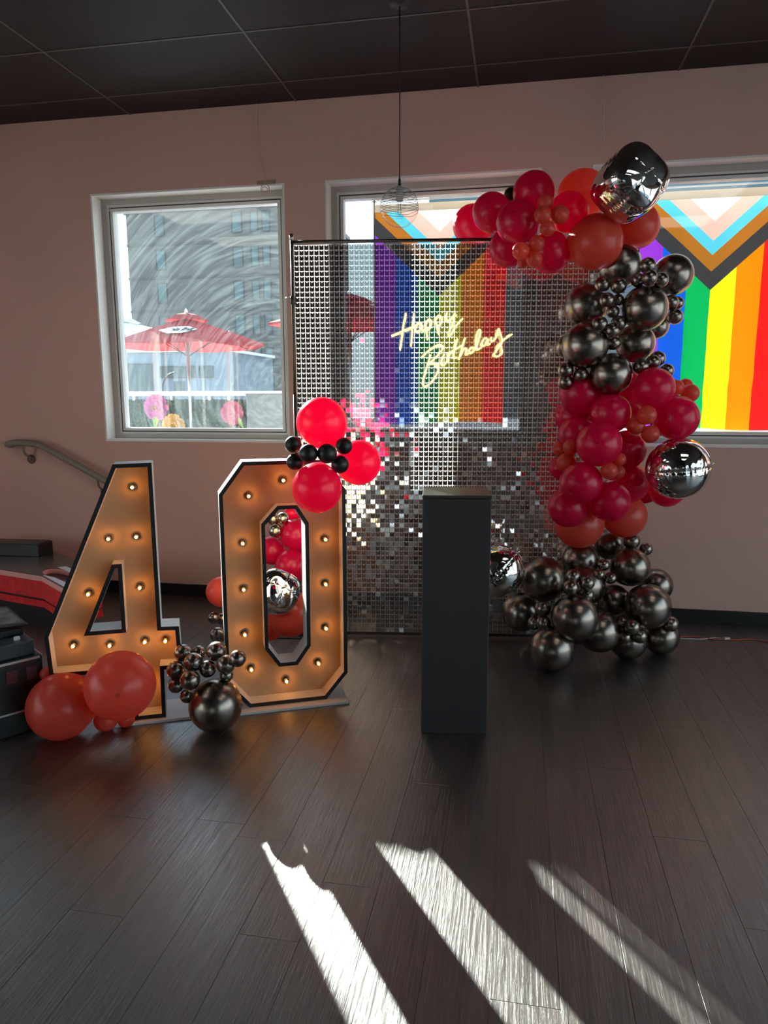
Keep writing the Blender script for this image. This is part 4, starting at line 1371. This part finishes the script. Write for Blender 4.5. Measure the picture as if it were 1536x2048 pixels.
# ------------------------------------------------------------------ balloons
BALLOON_LABELS = [
    'crimson balloon behind the top bar of the sequin screen, at the tip of the garland',
    'crimson balloon second from the tip of the garland, above the screen bar',
    'topmost crimson balloon of the garland, against the middle window frame',
    'large crimson balloon at the front centre of the upper garland bunch',
    'crimson balloon beside the big coral ones in the upper garland bunch',
    'crimson balloon hanging lowest over the corner of the screen bar',
    'crimson balloon below the coral beads of the upper garland bunch',
    'single small black balloon peeping out among the upper crimson balloons',
    'small coral balloon low on the topmost crimson balloon, towards the foil balloon',
    'small coral balloon below the topmost crimson balloon',
    'small coral balloon in front of the crimson balloon nearest the foil, towards the lamp',
    'small coral balloon above the lowest crimson balloon',
    'small coral balloon high on the lowest crimson balloon, towards the lamp',
    'small coral balloon in front of the crimson balloon on the bar, towards the foil balloon',
    'small coral balloon in front of the lowest crimson balloon, towards the lamp',
    'small coral balloon below the crimson balloon on the bar, towards the foil balloon',
    'big coral balloon half hidden behind the upper silver foil balloon',
    'big coral balloon where the crimson bunch meets the dark chrome balloons',
    'big coral balloon under the upper silver foil balloon beside the flag',
    'dark chrome balloon directly under the coral balloons, set back',
    'dark chrome balloon sticking out over the rainbow flag, topmost at that side',
    'dark chrome balloon at the screen edge, upper one',
    'large dark chrome balloon at the front of the upper chrome section',
    'large dark chrome balloon at the screen edge with a gold-lit flank',
    'dark chrome balloon right below the largest front chrome one',
    'dark chrome balloon lowest in the upper chrome section, touching crimson',
    'dark chrome balloon mostly hidden behind others over the blue flag stripe',
    'dark chrome balloon mostly hidden at the screen edge',
    'small chrome balloon level with the uppermost set-back chrome balloon, towards the flag',
    'small chrome balloon level with the chrome balloon over the flag, towards the screen',
    'small chrome balloon below the uppermost set-back chrome balloon, towards the flag',
    'small chrome balloon low on the chrome balloon over the flag, towards the screen',
    'small chrome balloon below the uppermost set-back chrome balloon, towards the screen',
    'small chrome balloon low on the uppermost set-back chrome balloon',
    'upper small chrome balloon level with the upper chrome balloon at the screen, towards the flag',
    'small chrome balloon level with the front chrome balloon, towards the screen',
    'lower small chrome balloon level with the upper chrome balloon at the screen, towards the flag',
    'upper small chrome balloon level with the front chrome balloon, towards the flag',
    'small chrome balloon below the chrome balloon over the flag',
    'lower small chrome balloon level with the front chrome balloon, towards the flag',
    'small chrome balloon below the upper chrome balloon at the screen, towards the flag',
    'lower small chrome balloon above the middle chrome balloon, towards the screen',
    'upper small chrome balloon above the middle chrome balloon, towards the screen',
    'small chrome balloon level with the middle chrome balloon, towards the screen',
    'upper small chrome balloon below the gold-lit chrome balloon, towards the screen',
    'lower small chrome balloon below the gold-lit chrome balloon, towards the screen',
    'small chrome balloon below the gold-lit chrome balloon',
    'small chrome balloon below the middle chrome balloon',
    'middle small chrome balloon below the middle chrome balloon, towards the flag',
    'highest small chrome balloon below the middle chrome balloon, towards the flag',
    'lowest small chrome balloon below the middle chrome balloon, towards the flag',
    'crimson balloon at the top of the lower crimson column by the screen',
    'crimson balloon at the top of the lower crimson column towards the flag',
    'crimson balloon in the middle of the upper row of the lower column',
    'crimson balloon bulging out above the round foil balloon',
    'crimson balloon standing furthest forward in the lower column',
    'crimson balloon overlapped by the forward one, at the screen side',
    'crimson balloon set back in the centre of the lower column',
    'crimson balloon deep inside the lower column near its top',
    'crimson balloon below the small coral trio in the lower column',
    'crimson balloon next to the round foil balloon, set back',
    'crimson balloon lowest at the front of the lower column',
    'crimson balloon lowest at the screen side of the lower column',
    'crimson balloon half hidden behind the small coral ones at the screen side',
    'crimson balloon showing below the round foil balloon',
    'crimson balloon set back against the screen in the lower column',
    'crimson balloon barely visible behind others below the round foil one',
    'crimson balloon barely visible under the chrome section',
    'big coral balloon at the foot of the crimson column, screen side',
    'big coral balloon at the foot of the crimson column, wall side',
    'small coral balloon above the bulging crimson balloon',
    'small coral balloon above the bulging crimson balloon, towards the flag',
    'small coral balloon level with the crimson balloon under the chrome beads, towards the flag',
    'small coral balloon below the crimson balloon under the chrome beads',
    'small coral balloon above the set-back crimson balloon',
    'small coral balloon below the bulging crimson balloon, towards the screen',
    'small coral balloon low on the set-back crimson balloon, towards the screen',
    'small coral balloon above the crimson balloon by the round foil, towards the screen',
    'small coral balloon high on the crimson balloon by the round foil, towards the screen',
    'small coral balloon below the overlapped crimson balloon, towards the screen',
    'small coral balloon low on the overlapped crimson balloon',
    'small coral balloon above the lower crimson balloon, towards the screen',
    'large dark chrome balloon topmost at the pedestal side of the floor pile',
    'dark chrome balloon under the coral balloon, set back in the floor pile',
    'dark chrome balloon highest in the floor pile, tucked under coral',
    'dark chrome balloon with a crimson sheen near the top of the floor pile',
    'dark chrome balloon behind the bead cross in the floor pile',
    'dark chrome balloon set back at the wall side of the floor pile',
    'large dark chrome balloon at the wall side of the floor pile',
    'dark chrome balloon in the dim centre of the floor pile',
    'largest dark chrome balloon at the front centre of the floor pile',
    'dark chrome balloon nearest the pedestal in the floor pile',
    'dark chrome balloon below and behind the largest one of the pile',
    'dark chrome balloon resting on the floor at the front of the pile',
    'dark chrome balloon resting on the floor in the middle of the pile',
    'dark chrome balloon resting on the floor at the wall side of the pile',
    'dark chrome balloon squeezed beside the foil balloon behind the pedestal',
    'small chrome balloon above the crimson-tinged pile balloon',
    'small chrome balloon above the crimson-tinged pile balloon, towards the cable',
    'small chrome balloon level with the chrome balloon under coral, towards the cable',
    'small chrome balloon below the crimson-tinged pile balloon, towards the pedestal',
    'upper small chrome balloon high on the second-row pile balloon, towards the cable',
    'small chrome balloon high on the second-row pile balloon, towards the pedestal',
    'lower small chrome balloon high on the second-row pile balloon, towards the cable',
    'small chrome balloon in front of the second-row pile balloon, towards the pedestal',
    'small chrome balloon low on the second-row pile balloon',
    'small chrome balloon level with the pedestal-side pile balloon, towards the cable',
    'small chrome balloon low on the pedestal-side pile balloon, towards the cable',
    'small chrome balloon above the front floor balloon',
    'small chrome balloon above the middle floor balloon',
    'small chrome balloon high on the middle floor balloon',
    'small chrome balloon high on the middle floor balloon, towards the pedestal',
    'small chrome balloon in front of the middle floor balloon, towards the cable',
    'small chrome balloon high on the far floor balloon, towards the cable',
    'bright crimson balloon at the top of the bunch on the zero',
    'crimson balloon of the bunch on the zero, in front of the screen',
    'dark crimson balloon hanging over the upper corner of the zero',
    'small black balloon below the top crimson balloon, towards the window',
    'small black balloon above the dark crimson balloon, towards the window',
    'upper small black balloon below the top crimson balloon',
    'lower small black balloon below the top crimson balloon',
    'small black balloon high on the screen-side crimson balloon, towards the window',
    'small black balloon in front of the screen-side crimson balloon, towards the window',
    'big coral balloon leaning against the leg of the four',
    'big coral balloon resting on the floor at the corner of the four',
    'small coral balloon on the floor between the two big coral ones',
    'small coral balloon peeking out under the bigger coral one',
    'small coral balloon behind the lower corner of the four',
    'large dark chrome balloon on the floor between the four and the zero',
    'highest small chrome balloon above the large chrome floor balloon, towards the four',
    'second highest small chrome balloon above the large chrome floor balloon, towards the four',
    'second highest small chrome balloon above the large chrome floor balloon',
    'third highest small chrome balloon above the large chrome floor balloon, towards the four',
    'lowest small chrome balloon above the large chrome floor balloon, towards the four',
    'fourth highest small chrome balloon above the large chrome floor balloon, towards the four',
    'fourth highest small chrome balloon above the large chrome floor balloon',
    'highest small chrome balloon above the large chrome floor balloon',
    'third highest small chrome balloon above the large chrome floor balloon',
    'small chrome balloon above the large chrome floor balloon, towards the zero',
    'lowest small chrome balloon above the large chrome floor balloon',
    'small chrome balloon level with the large chrome floor balloon, towards the four',
    'silvery chrome balloon beside the edge of the zero above the dark cluster',
    'coral balloon peeking out at the outer edge of the zero',
    'big coral balloon seen low through the hole of the zero',
    'coral balloon just visible at the lower edge of the hole',
    'crimson balloon highest through the hole of the zero',
    'crimson balloon at the inner edge of the hole of the zero',
    'crimson balloon in the middle of the hole of the zero',
    'crimson balloon glimpsed at the very top of the hole',
    'small pale gold chrome balloon, lowest of three in the hole of the zero',
    'small pale gold chrome balloon nearest the crimson ones in the hole of the zero',
    'small pale gold chrome balloon in the upper corner of the hole of the zero',
    'small dark chrome balloon below the coral one at the outer edge of the zero',
    'small dark chrome balloon half hidden by the edge of the zero under the coral one',
]
# cluster, latex, x, y, z, radius, label
BALLOONS = [
    ('top', 'c', -0.289, -0.340, 2.416, 0.1156, 0),
    ('top', 'c', -0.170, -0.620, 2.413, 0.1047, 1),
    ('top', 'c', 0.048, -0.600, 2.511, 0.1090, 2),
    ('top', 'c', -0.030, -0.800, 2.318, 0.1098, 3),
    ('top', 'c', 0.232, -0.660, 2.390, 0.1017, 4),
    ('top', 'c', -0.078, -0.650, 2.222, 0.1016, 5),
    ('top', 'c', 0.143, -0.640, 2.192, 0.1089, 6),
    ('top', 'b', -0.072, -0.500, 2.530, 0.0384, 7),
    ('top', 'o', 0.105, -0.860, 2.391, 0.0398, 8),
    ('top', 'o', 0.090, -0.940, 2.314, 0.0415, 9),
    ('top', 'o', 0.175, -0.900, 2.322, 0.0443, 10),
    ('top', 'o', 0.117, -0.930, 2.252, 0.0368, 11),
    ('top', 'o', 0.067, -0.880, 2.194, 0.0400, 12),
    ('top', 'o', -0.011, -0.900, 2.157, 0.0425, 13),
    ('top', 'o', 0.057, -0.860, 2.124, 0.0404, 14),
    ('top', 'o', 0.003, -0.800, 2.121, 0.0309, 15),
    ('top', 'o', 0.312, -0.450, 2.521, 0.1363, 16),
    ('top', 'o', 0.371, -0.692, 2.226, 0.1397, 17),
    ('top', 'o', 0.600, -0.500, 2.337, 0.1177, 18),
    ('chrome_up', 'k', 0.513, -0.582, 2.121, 0.1115, 19),
    ('chrome_up', 'k', 0.786, -0.550, 2.074, 0.1059, 20),
    ('chrome_up', 'k', 0.343, -0.600, 1.923, 0.1156, 21),
    ('chrome_up', 'k', 0.621, -0.760, 1.882, 0.1147, 22),
    ('chrome_up', 'k', 0.330, -0.796, 1.698, 0.1188, 23),
    ('chrome_up', 'k', 0.604, -0.620, 1.718, 0.1039, 24),
    ('chrome_up', 'k', 0.465, -0.785, 1.550, 0.1087, 25),
    ('chrome_up', 'k', 0.724, -0.500, 1.815, 0.0707, 26),
    ('chrome_up', 'k', 0.252, -0.600, 1.706, 0.0627, 27),
    ('chrome_up', 'k', 0.617, -0.800, 2.083, 0.0400, 28),
    ('chrome_up', 'k', 0.618, -0.860, 2.016, 0.0394, 29),
    ('chrome_up', 'k', 0.574, -0.780, 2.018, 0.0353, 30),
    ('chrome_up', 'k', 0.683, -0.800, 2.012, 0.0375, 31),
    ('chrome_up', 'k', 0.405, -0.780, 2.001, 0.0408, 32),
    ('chrome_up', 'k', 0.481, -0.800, 1.991, 0.0404, 33),
    ('chrome_up', 'k', 0.426, -0.820, 1.919, 0.0379, 34),
    ('chrome_up', 'k', 0.487, -0.760, 1.925, 0.0307, 35),
    ('chrome_up', 'k', 0.462, -0.780, 1.866, 0.0332, 36),
    ('chrome_up', 'k', 0.771, -0.620, 1.923, 0.0393, 37),
    ('chrome_up', 'k', 0.815, -0.560, 1.926, 0.0345, 38),
    ('chrome_up', 'k', 0.795, -0.620, 1.851, 0.0420, 39),
    ('chrome_up', 'k', 0.391, -0.859, 1.798, 0.0403, 40),
    ('chrome_up', 'k', 0.453, -0.860, 1.765, 0.0377, 41),
    ('chrome_up', 'k', 0.492, -0.780, 1.809, 0.0384, 42),
    ('chrome_up', 'k', 0.475, -0.740, 1.712, 0.0390, 43),
    ('chrome_up', 'k', 0.237, -0.800, 1.572, 0.0417, 44),
    ('chrome_up', 'k', 0.241, -0.770, 1.513, 0.0421, 45),
    ('chrome_up', 'k', 0.316, -0.800, 1.548, 0.0390, 46),
    ('chrome_up', 'k', 0.614, -0.780, 1.589, 0.0411, 47),
    ('chrome_up', 'k', 0.675, -0.760, 1.612, 0.0360, 48),
    ('chrome_up', 'k', 0.709, -0.700, 1.632, 0.0391, 49),
    ('chrome_up', 'k', 0.768, -0.640, 1.572, 0.0371, 50),
    ('column', 'c', 0.328, -0.694, 1.456, 0.1152, 51),
    ('column', 'c', 0.680, -0.800, 1.480, 0.1049, 52),
    ('column', 'c', 0.475, -0.780, 1.352, 0.1045, 53),
    ('column', 'c', 0.817, -0.720, 1.328, 0.1150, 54),
    ('column', 'c', 0.409, -0.920, 1.199, 0.1145, 55),
    ('column', 'c', 0.309, -0.726, 1.239, 0.0940, 56),
    ('column', 'c', 0.577, -0.680, 1.153, 0.1050, 57),
    ('column', 'c', 0.602, -0.480, 1.367, 0.0980, 58),
    ('column', 'c', 0.330, -0.900, 0.996, 0.1088, 59),
    ('column', 'c', 0.610, -0.620, 0.967, 0.1100, 60),
    ('column', 'c', 0.489, -0.820, 0.891, 0.1081, 61),
    ('column', 'c', 0.279, -0.778, 0.847, 0.1079, 62),
    ('column', 'c', 0.247, -0.565, 1.041, 0.0678, 63),
    ('column', 'c', 0.840, -0.468, 0.919, 0.1019, 64),
    ('column', 'c', 0.302, -0.591, 1.331, 0.1024, 65),
    ('column', 'c', 0.744, -0.375, 0.884, 0.0640, 66),
    ('column', 'c', 0.577, -0.546, 1.504, 0.0850, 67),
    ('column', 'o', 0.354, -0.623, 0.731, 0.1376, 68),
    ('column', 'o', 0.605, -0.560, 0.773, 0.1238, 69),
    ('column', 'o', 0.896, -0.500, 1.493, 0.0410, 70),
    ('column', 'o', 0.906, -0.580, 1.455, 0.0483, 71),
    ('column', 'o', 0.827, -0.600, 1.484, 0.0428, 72),
    ('column', 'o', 0.642, -0.868, 1.345, 0.0481, 73),
    ('column', 'o', 0.598, -0.831, 1.290, 0.0463, 74),
    ('column', 'o', 0.669, -0.840, 1.248, 0.0461, 75),
    ('column', 'o', 0.513, -0.920, 1.122, 0.0330, 76),
    ('column', 'o', 0.459, -0.960, 1.067, 0.0429, 77),
    ('column', 'o', 0.514, -0.880, 1.054, 0.0360, 78),
    ('column', 'o', 0.236, -0.679, 1.157, 0.0465, 79),
    ('column', 'o', 0.279, -0.817, 1.175, 0.0421, 80),
    ('column', 'o', 0.261, -0.780, 1.090, 0.0508, 81),
    ('pile', 'k', 0.160, -0.800, 0.449, 0.1235, 82),
    ('pile', 'k', 0.374, -0.585, 0.515, 0.1057, 83),
    ('pile', 'k', 0.549, -0.420, 0.584, 0.0882, 84),
    ('pile', 'k', 0.646, -0.600, 0.492, 0.1097, 85),
    ('pile', 'k', 0.390, -0.739, 0.407, 0.1105, 86),
    ('pile', 'k', 0.817, -0.450, 0.353, 0.0960, 87),
    ('pile', 'k', 0.725, -0.760, 0.312, 0.1222, 88),
    ('pile', 'k', 0.564, -0.620, 0.296, 0.0907, 89),
    ('pile', 'k', 0.321, -1.001, 0.303, 0.1223, 90),
    ('pile', 'k', 0.048, -0.720, 0.231, 0.1107, 91),
    ('pile', 'k', 0.464, -0.840, 0.181, 0.1138, 92),
    ('pile', 'k', 0.211, -0.995, 0.122, 0.1215, 93),
    ('pile', 'k', 0.633, -0.738, 0.102, 0.1023, 94),
    ('pile', 'k', 0.827, -0.626, 0.101, 0.1014, 95),
    ('pile', 'k', 0.017, -0.620, 0.423, 0.0607, 96),
    ('pile', 'k', 0.652, -0.560, 0.631, 0.0452, 97),
    ('pile', 'k', 0.734, -0.540, 0.584, 0.0368, 98),
    ('pile', 'k', 0.485, -0.720, 0.523, 0.0330, 99),
    ('pile', 'k', 0.520, -0.760, 0.461, 0.0327, 100),
    ('pile', 'k', 0.455, -0.791, 0.486, 0.0298, 101),
    ('pile', 'k', 0.306, -0.956, 0.510, 0.0392, 102),
    ('pile', 'k', 0.375, -0.980, 0.485, 0.0388, 103),
    ('pile', 'k', 0.292, -1.004, 0.463, 0.0414, 104),
    ('pile', 'k', 0.381, -0.948, 0.412, 0.0367, 105),
    ('pile', 'k', 0.159, -0.940, 0.324, 0.0426, 106),
    ('pile', 'k', 0.118, -0.917, 0.234, 0.0377, 107),
    ('pile', 'k', 0.164, -0.962, 0.251, 0.0398, 108),
    ('pile', 'k', 0.582, -0.845, 0.243, 0.0322, 109),
    ('pile', 'k', 0.625, -0.889, 0.232, 0.0424, 110),
    ('pile', 'k', 0.594, -0.860, 0.165, 0.0375, 111),
    ('pile', 'k', 0.670, -0.860, 0.175, 0.0400, 112),
    ('pile', 'k', 0.858, -0.695, 0.199, 0.0441, 113),
    ('zero', 'c', -0.826, -1.720, 1.333, 0.1092, 114),
    ('zero', 'c', -0.686, -1.620, 1.154, 0.0995, 115),
    ('zero', 'c', -0.817, -1.840, 1.064, 0.1044, 116),
    ('zero', 'b', -0.923, -1.820, 1.244, 0.0356, 117),
    ('zero', 'b', -0.904, -1.860, 1.175, 0.0352, 118),
    ('zero', 'b', -0.827, -1.920, 1.216, 0.0383, 119),
    ('zero', 'b', -0.755, -1.900, 1.215, 0.0404, 120),
    ('zero', 'b', -0.709, -1.800, 1.239, 0.0354, 121),
    ('zero', 'b', -0.717, -1.840, 1.166, 0.0371, 122),
    ('four', 'o', -1.578, -2.160, 0.271, 0.1420, 123),
    ('four', 'o', -1.881, -2.131, 0.141, 0.1407, 124),
    ('four', 'o', -1.734, -2.042, 0.050, 0.0502, 125),
    ('four', 'o', -1.666, -1.993, 0.038, 0.0376, 126),
    ('four', 'o', -1.989, -2.060, 0.250, 0.0305, 127),
    ('between', 'k', -1.260, -1.952, 0.115, 0.1154, 128),
    ('between', 'k', -1.426, -1.900, 0.325, 0.0398, 129),
    ('between', 'k', -1.349, -1.960, 0.311, 0.0411, 130),
    ('between', 'k', -1.370, -1.860, 0.314, 0.0335, 131),
    ('between', 'k', -1.435, -1.960, 0.269, 0.0392, 132),
    ('between', 'k', -1.431, -1.970, 0.204, 0.0348, 133),
    ('between', 'k', -1.339, -2.020, 0.255, 0.0425, 134),
    ('between', 'k', -1.290, -1.950, 0.280, 0.0368, 135),
    ('between', 'k', -1.268, -1.900, 0.342, 0.0438, 136),
    ('between', 'k', -1.200, -1.960, 0.311, 0.0407, 137),
    ('between', 'k', -1.138, -1.980, 0.349, 0.0360, 138),
    ('between', 'k', -1.217, -1.920, 0.246, 0.0305, 139),
    ('between', 'k', -1.377, -1.980, 0.162, 0.0304, 140),
    ('behind', 'k', -1.378, -1.635, 0.320, 0.0382, 141),
    ('behind', 'o', -1.500, -1.300, 0.435, 0.0811, 142),
    ('behind', 'o', -1.175, -1.160, 0.287, 0.1236, 143),
    ('behind', 'o', -1.325, -1.080, 0.185, 0.0832, 144),
    ('behind', 'c', -1.203, -0.920, 0.678, 0.0927, 145),
    ('behind', 'c', -1.377, -0.860, 0.566, 0.0837, 146),
    ('behind', 'c', -1.223, -0.960, 0.502, 0.0954, 147),
    ('behind', 'c', -1.252, -0.850, 0.785, 0.0428, 148),
    ('behind', 'g', -1.307, -0.980, 0.706, 0.0389, 149),
    ('behind', 'g', -1.269, -0.960, 0.774, 0.0334, 150),
    ('behind', 'g', -1.334, -0.940, 0.766, 0.0364, 151),
    ('behind', 'k', -1.525, -1.351, 0.306, 0.0312, 152),
    ('behind', 'k', -1.499, -1.309, 0.288, 0.0315, 153),
]



def balloon_mesh():
    v, f = [], []
    nr, ns_ = 22, 32
    for i in range(nr + 1):
        q = math.pi * i / nr
        z = math.cos(q)
        r = math.sin(q)
        if z < 0:                       # lower half draws in to the neck
            r *= 1 - 0.10 * (z * z)
            z *= 1.12
        for j in range(ns_):
            a = 2 * math.pi * j / ns_
            v.append((r * math.cos(a), r * math.sin(a), z))
    for i in range(nr):
        for j in range(ns_):
            j2 = (j + 1) % ns_
            f.append((i * ns_ + j, (i + 1) * ns_ + j, (i + 1) * ns_ + j2, i * ns_ + j2))
    return v, f


def knot_mesh():
    return MB().lathe([(0.03, 0.0), (0.10, -0.06), (0.035, -0.10), (0.045, -0.13), (0.09, -0.17), (0.08, -0.18)], 12, (0, 0, -1.10))


LATEX = {'c': ('latex_crimson', 'crimson'), 'o': ('latex_coral', 'coral'), 'k': ('chrome_dark', 'dark chrome'), 'b': ('black_latex', 'black'), 'g': ('chrome_gold', 'gold chrome')}
CORE = {'top': (0.12, -0.55, 2.28), 'chrome_up': (0.55, -0.55, 1.85), 'column': (0.55, -0.55, 1.2), 'pile': (0.48, -0.55, 0.30),
        'zero': (-0.80, -1.72, 1.20), 'four': (-1.75, -1.95, 0.25), 'between': (-1.30, -1.85, 0.25), 'behind': (-1.22, -0.95, 0.55)}
GROUP = {'top': 'balloons of the upper garland bunch', 'chrome_up': 'chrome balloons of the upper garland', 'column': 'balloons of the lower garland column',
         'pile': 'chrome balloons piled on the floor', 'zero': 'balloons on the zero', 'four': 'balloons at the foot of the four',
         'between': 'chrome balloons between the numbers', 'behind': 'balloons behind the zero'}
protos = {}
for cl, ty, x, y, z, r, li in BALLOONS:
    mat, word = LATEX[ty]
    if ty not in protos:
        o = mesh('balloon', *balloon_mesh(), mat, None, True)
        kn = knot_mesh().obj('knot', mat, o, True)
        protos[ty] = (o, kn)
    else:
        o = link_copy(protos[ty][0], 'balloon')
        link_copy(protos[ty][1], 'knot', o)
    o.location = (x, y, z)
    o.scale = (r / 1.0, r / 1.0, r / 1.02)
    d = Vector(CORE[cl]) - Vector((x, y, z)) + Vector((random.uniform(-1, 1), random.uniform(0.2, 1.0), random.uniform(-1, 0.6))) * 0.10
    o.rotation_euler = (-d).to_track_quat('Z', 'Y').to_euler()
    tag(o, BALLOON_LABELS[li], 'balloon', GROUP[cl])

# ------------------------------------------------------------------ foil balloons


def foil(name, loc, size, p, rot, label, tip=0.0, seams=2, pinch=0.05):
    nr, ns_ = 72, 128
    v, f = [], []
    rg_ = random.Random(int(size * 1000))
    ph = [rg_.uniform(0, 6.28) for _ in range(6)]
    for i in range(nr + 1):
        q = math.pi * i / nr
        for j in range(ns_):
            a = 2 * math.pi * j / ns_
            d = Vector((math.sin(q) * math.cos(a), math.sin(q) * math.sin(a), math.cos(q)))
            n = (abs(d.x) ** p + abs(d.y) ** p + abs(d.z) ** p) ** (1 / p)
            k = 1.0 / n
            # welded seams run pole to pole: pulled in and puckered
            sa = abs(math.sin(a * seams / 2 + 0.0))
            seam = math.exp(-(sa / 0.16) ** 2) * math.sin(q)
            k *= 1 - pinch * seam * (0.55 + 0.45 * math.sin(q * 46 + ph[0] + 2.0 * math.sin(q * 7)))
            wide = math.exp(-(sa / 0.5) ** 2) * math.sin(q)
            k *= 1 - 0.012 * wide * math.sin(q * 31 + ph[1] + a * 2)
            k *= 1 + 0.010 * math.sin(3 * d.x + ph[2]) * math.sin(4 * d.y + ph[3])
            if tip:
                k *= 1 + tip * max(0.0, math.cos(q)) ** 10 + 0.6 * tip * max(0.0, -math.cos(q)) ** 14
            v.append(d * k * size)
    for i in range(nr):
        for j in range(ns_):
            j2 = (j + 1) % ns_
            f.append((i * ns_ + j, (i + 1) * ns_ + j, (i + 1) * ns_ + j2, i * ns_ + j2))
    root = mesh(name, v, f, 'foil', None, True, loc)
    root.rotation_euler = rot
    zt = v[0].z
    MB().tube([(0, 0, zt - 0.004), (0.002, 0, zt + 0.012), (0, 0.003, zt + 0.026)], [0.007, 0.004, 0.008], 8).obj('inflation_tab', 'foil', root, True)
    tag(root, label, 'foil balloon', 'silver foil balloons')
    return root


R_ = math.radians
foil('foil_balloon', (0.501, -0.86, 2.457), 0.150, 3.2, (R_(80), R_(38), R_(20)), 'faceted silver foil balloon at the top of the garland', 0.0, 4, 0.05)
foil('foil_balloon', (0.809, -0.86, 1.075), 0.153, 2.1, (R_(-12), R_(84), R_(6)), 'round silver foil balloon sticking out of the crimson column', 0.12, 4, 0.06)
foil('foil_balloon', (-0.080, -0.95, 0.523), 0.134, 2.2, (R_(20), R_(40), R_(0)), 'round silver foil balloon half hidden behind the pedestal', 0.08, 4, 0.06)
foil('foil_balloon', (-1.198, -1.30, 0.447), 0.112, 2.8, (R_(60), R_(30), R_(25)), 'silver foil balloon seen through the hole of the zero', 0.0, 4, 0.07)
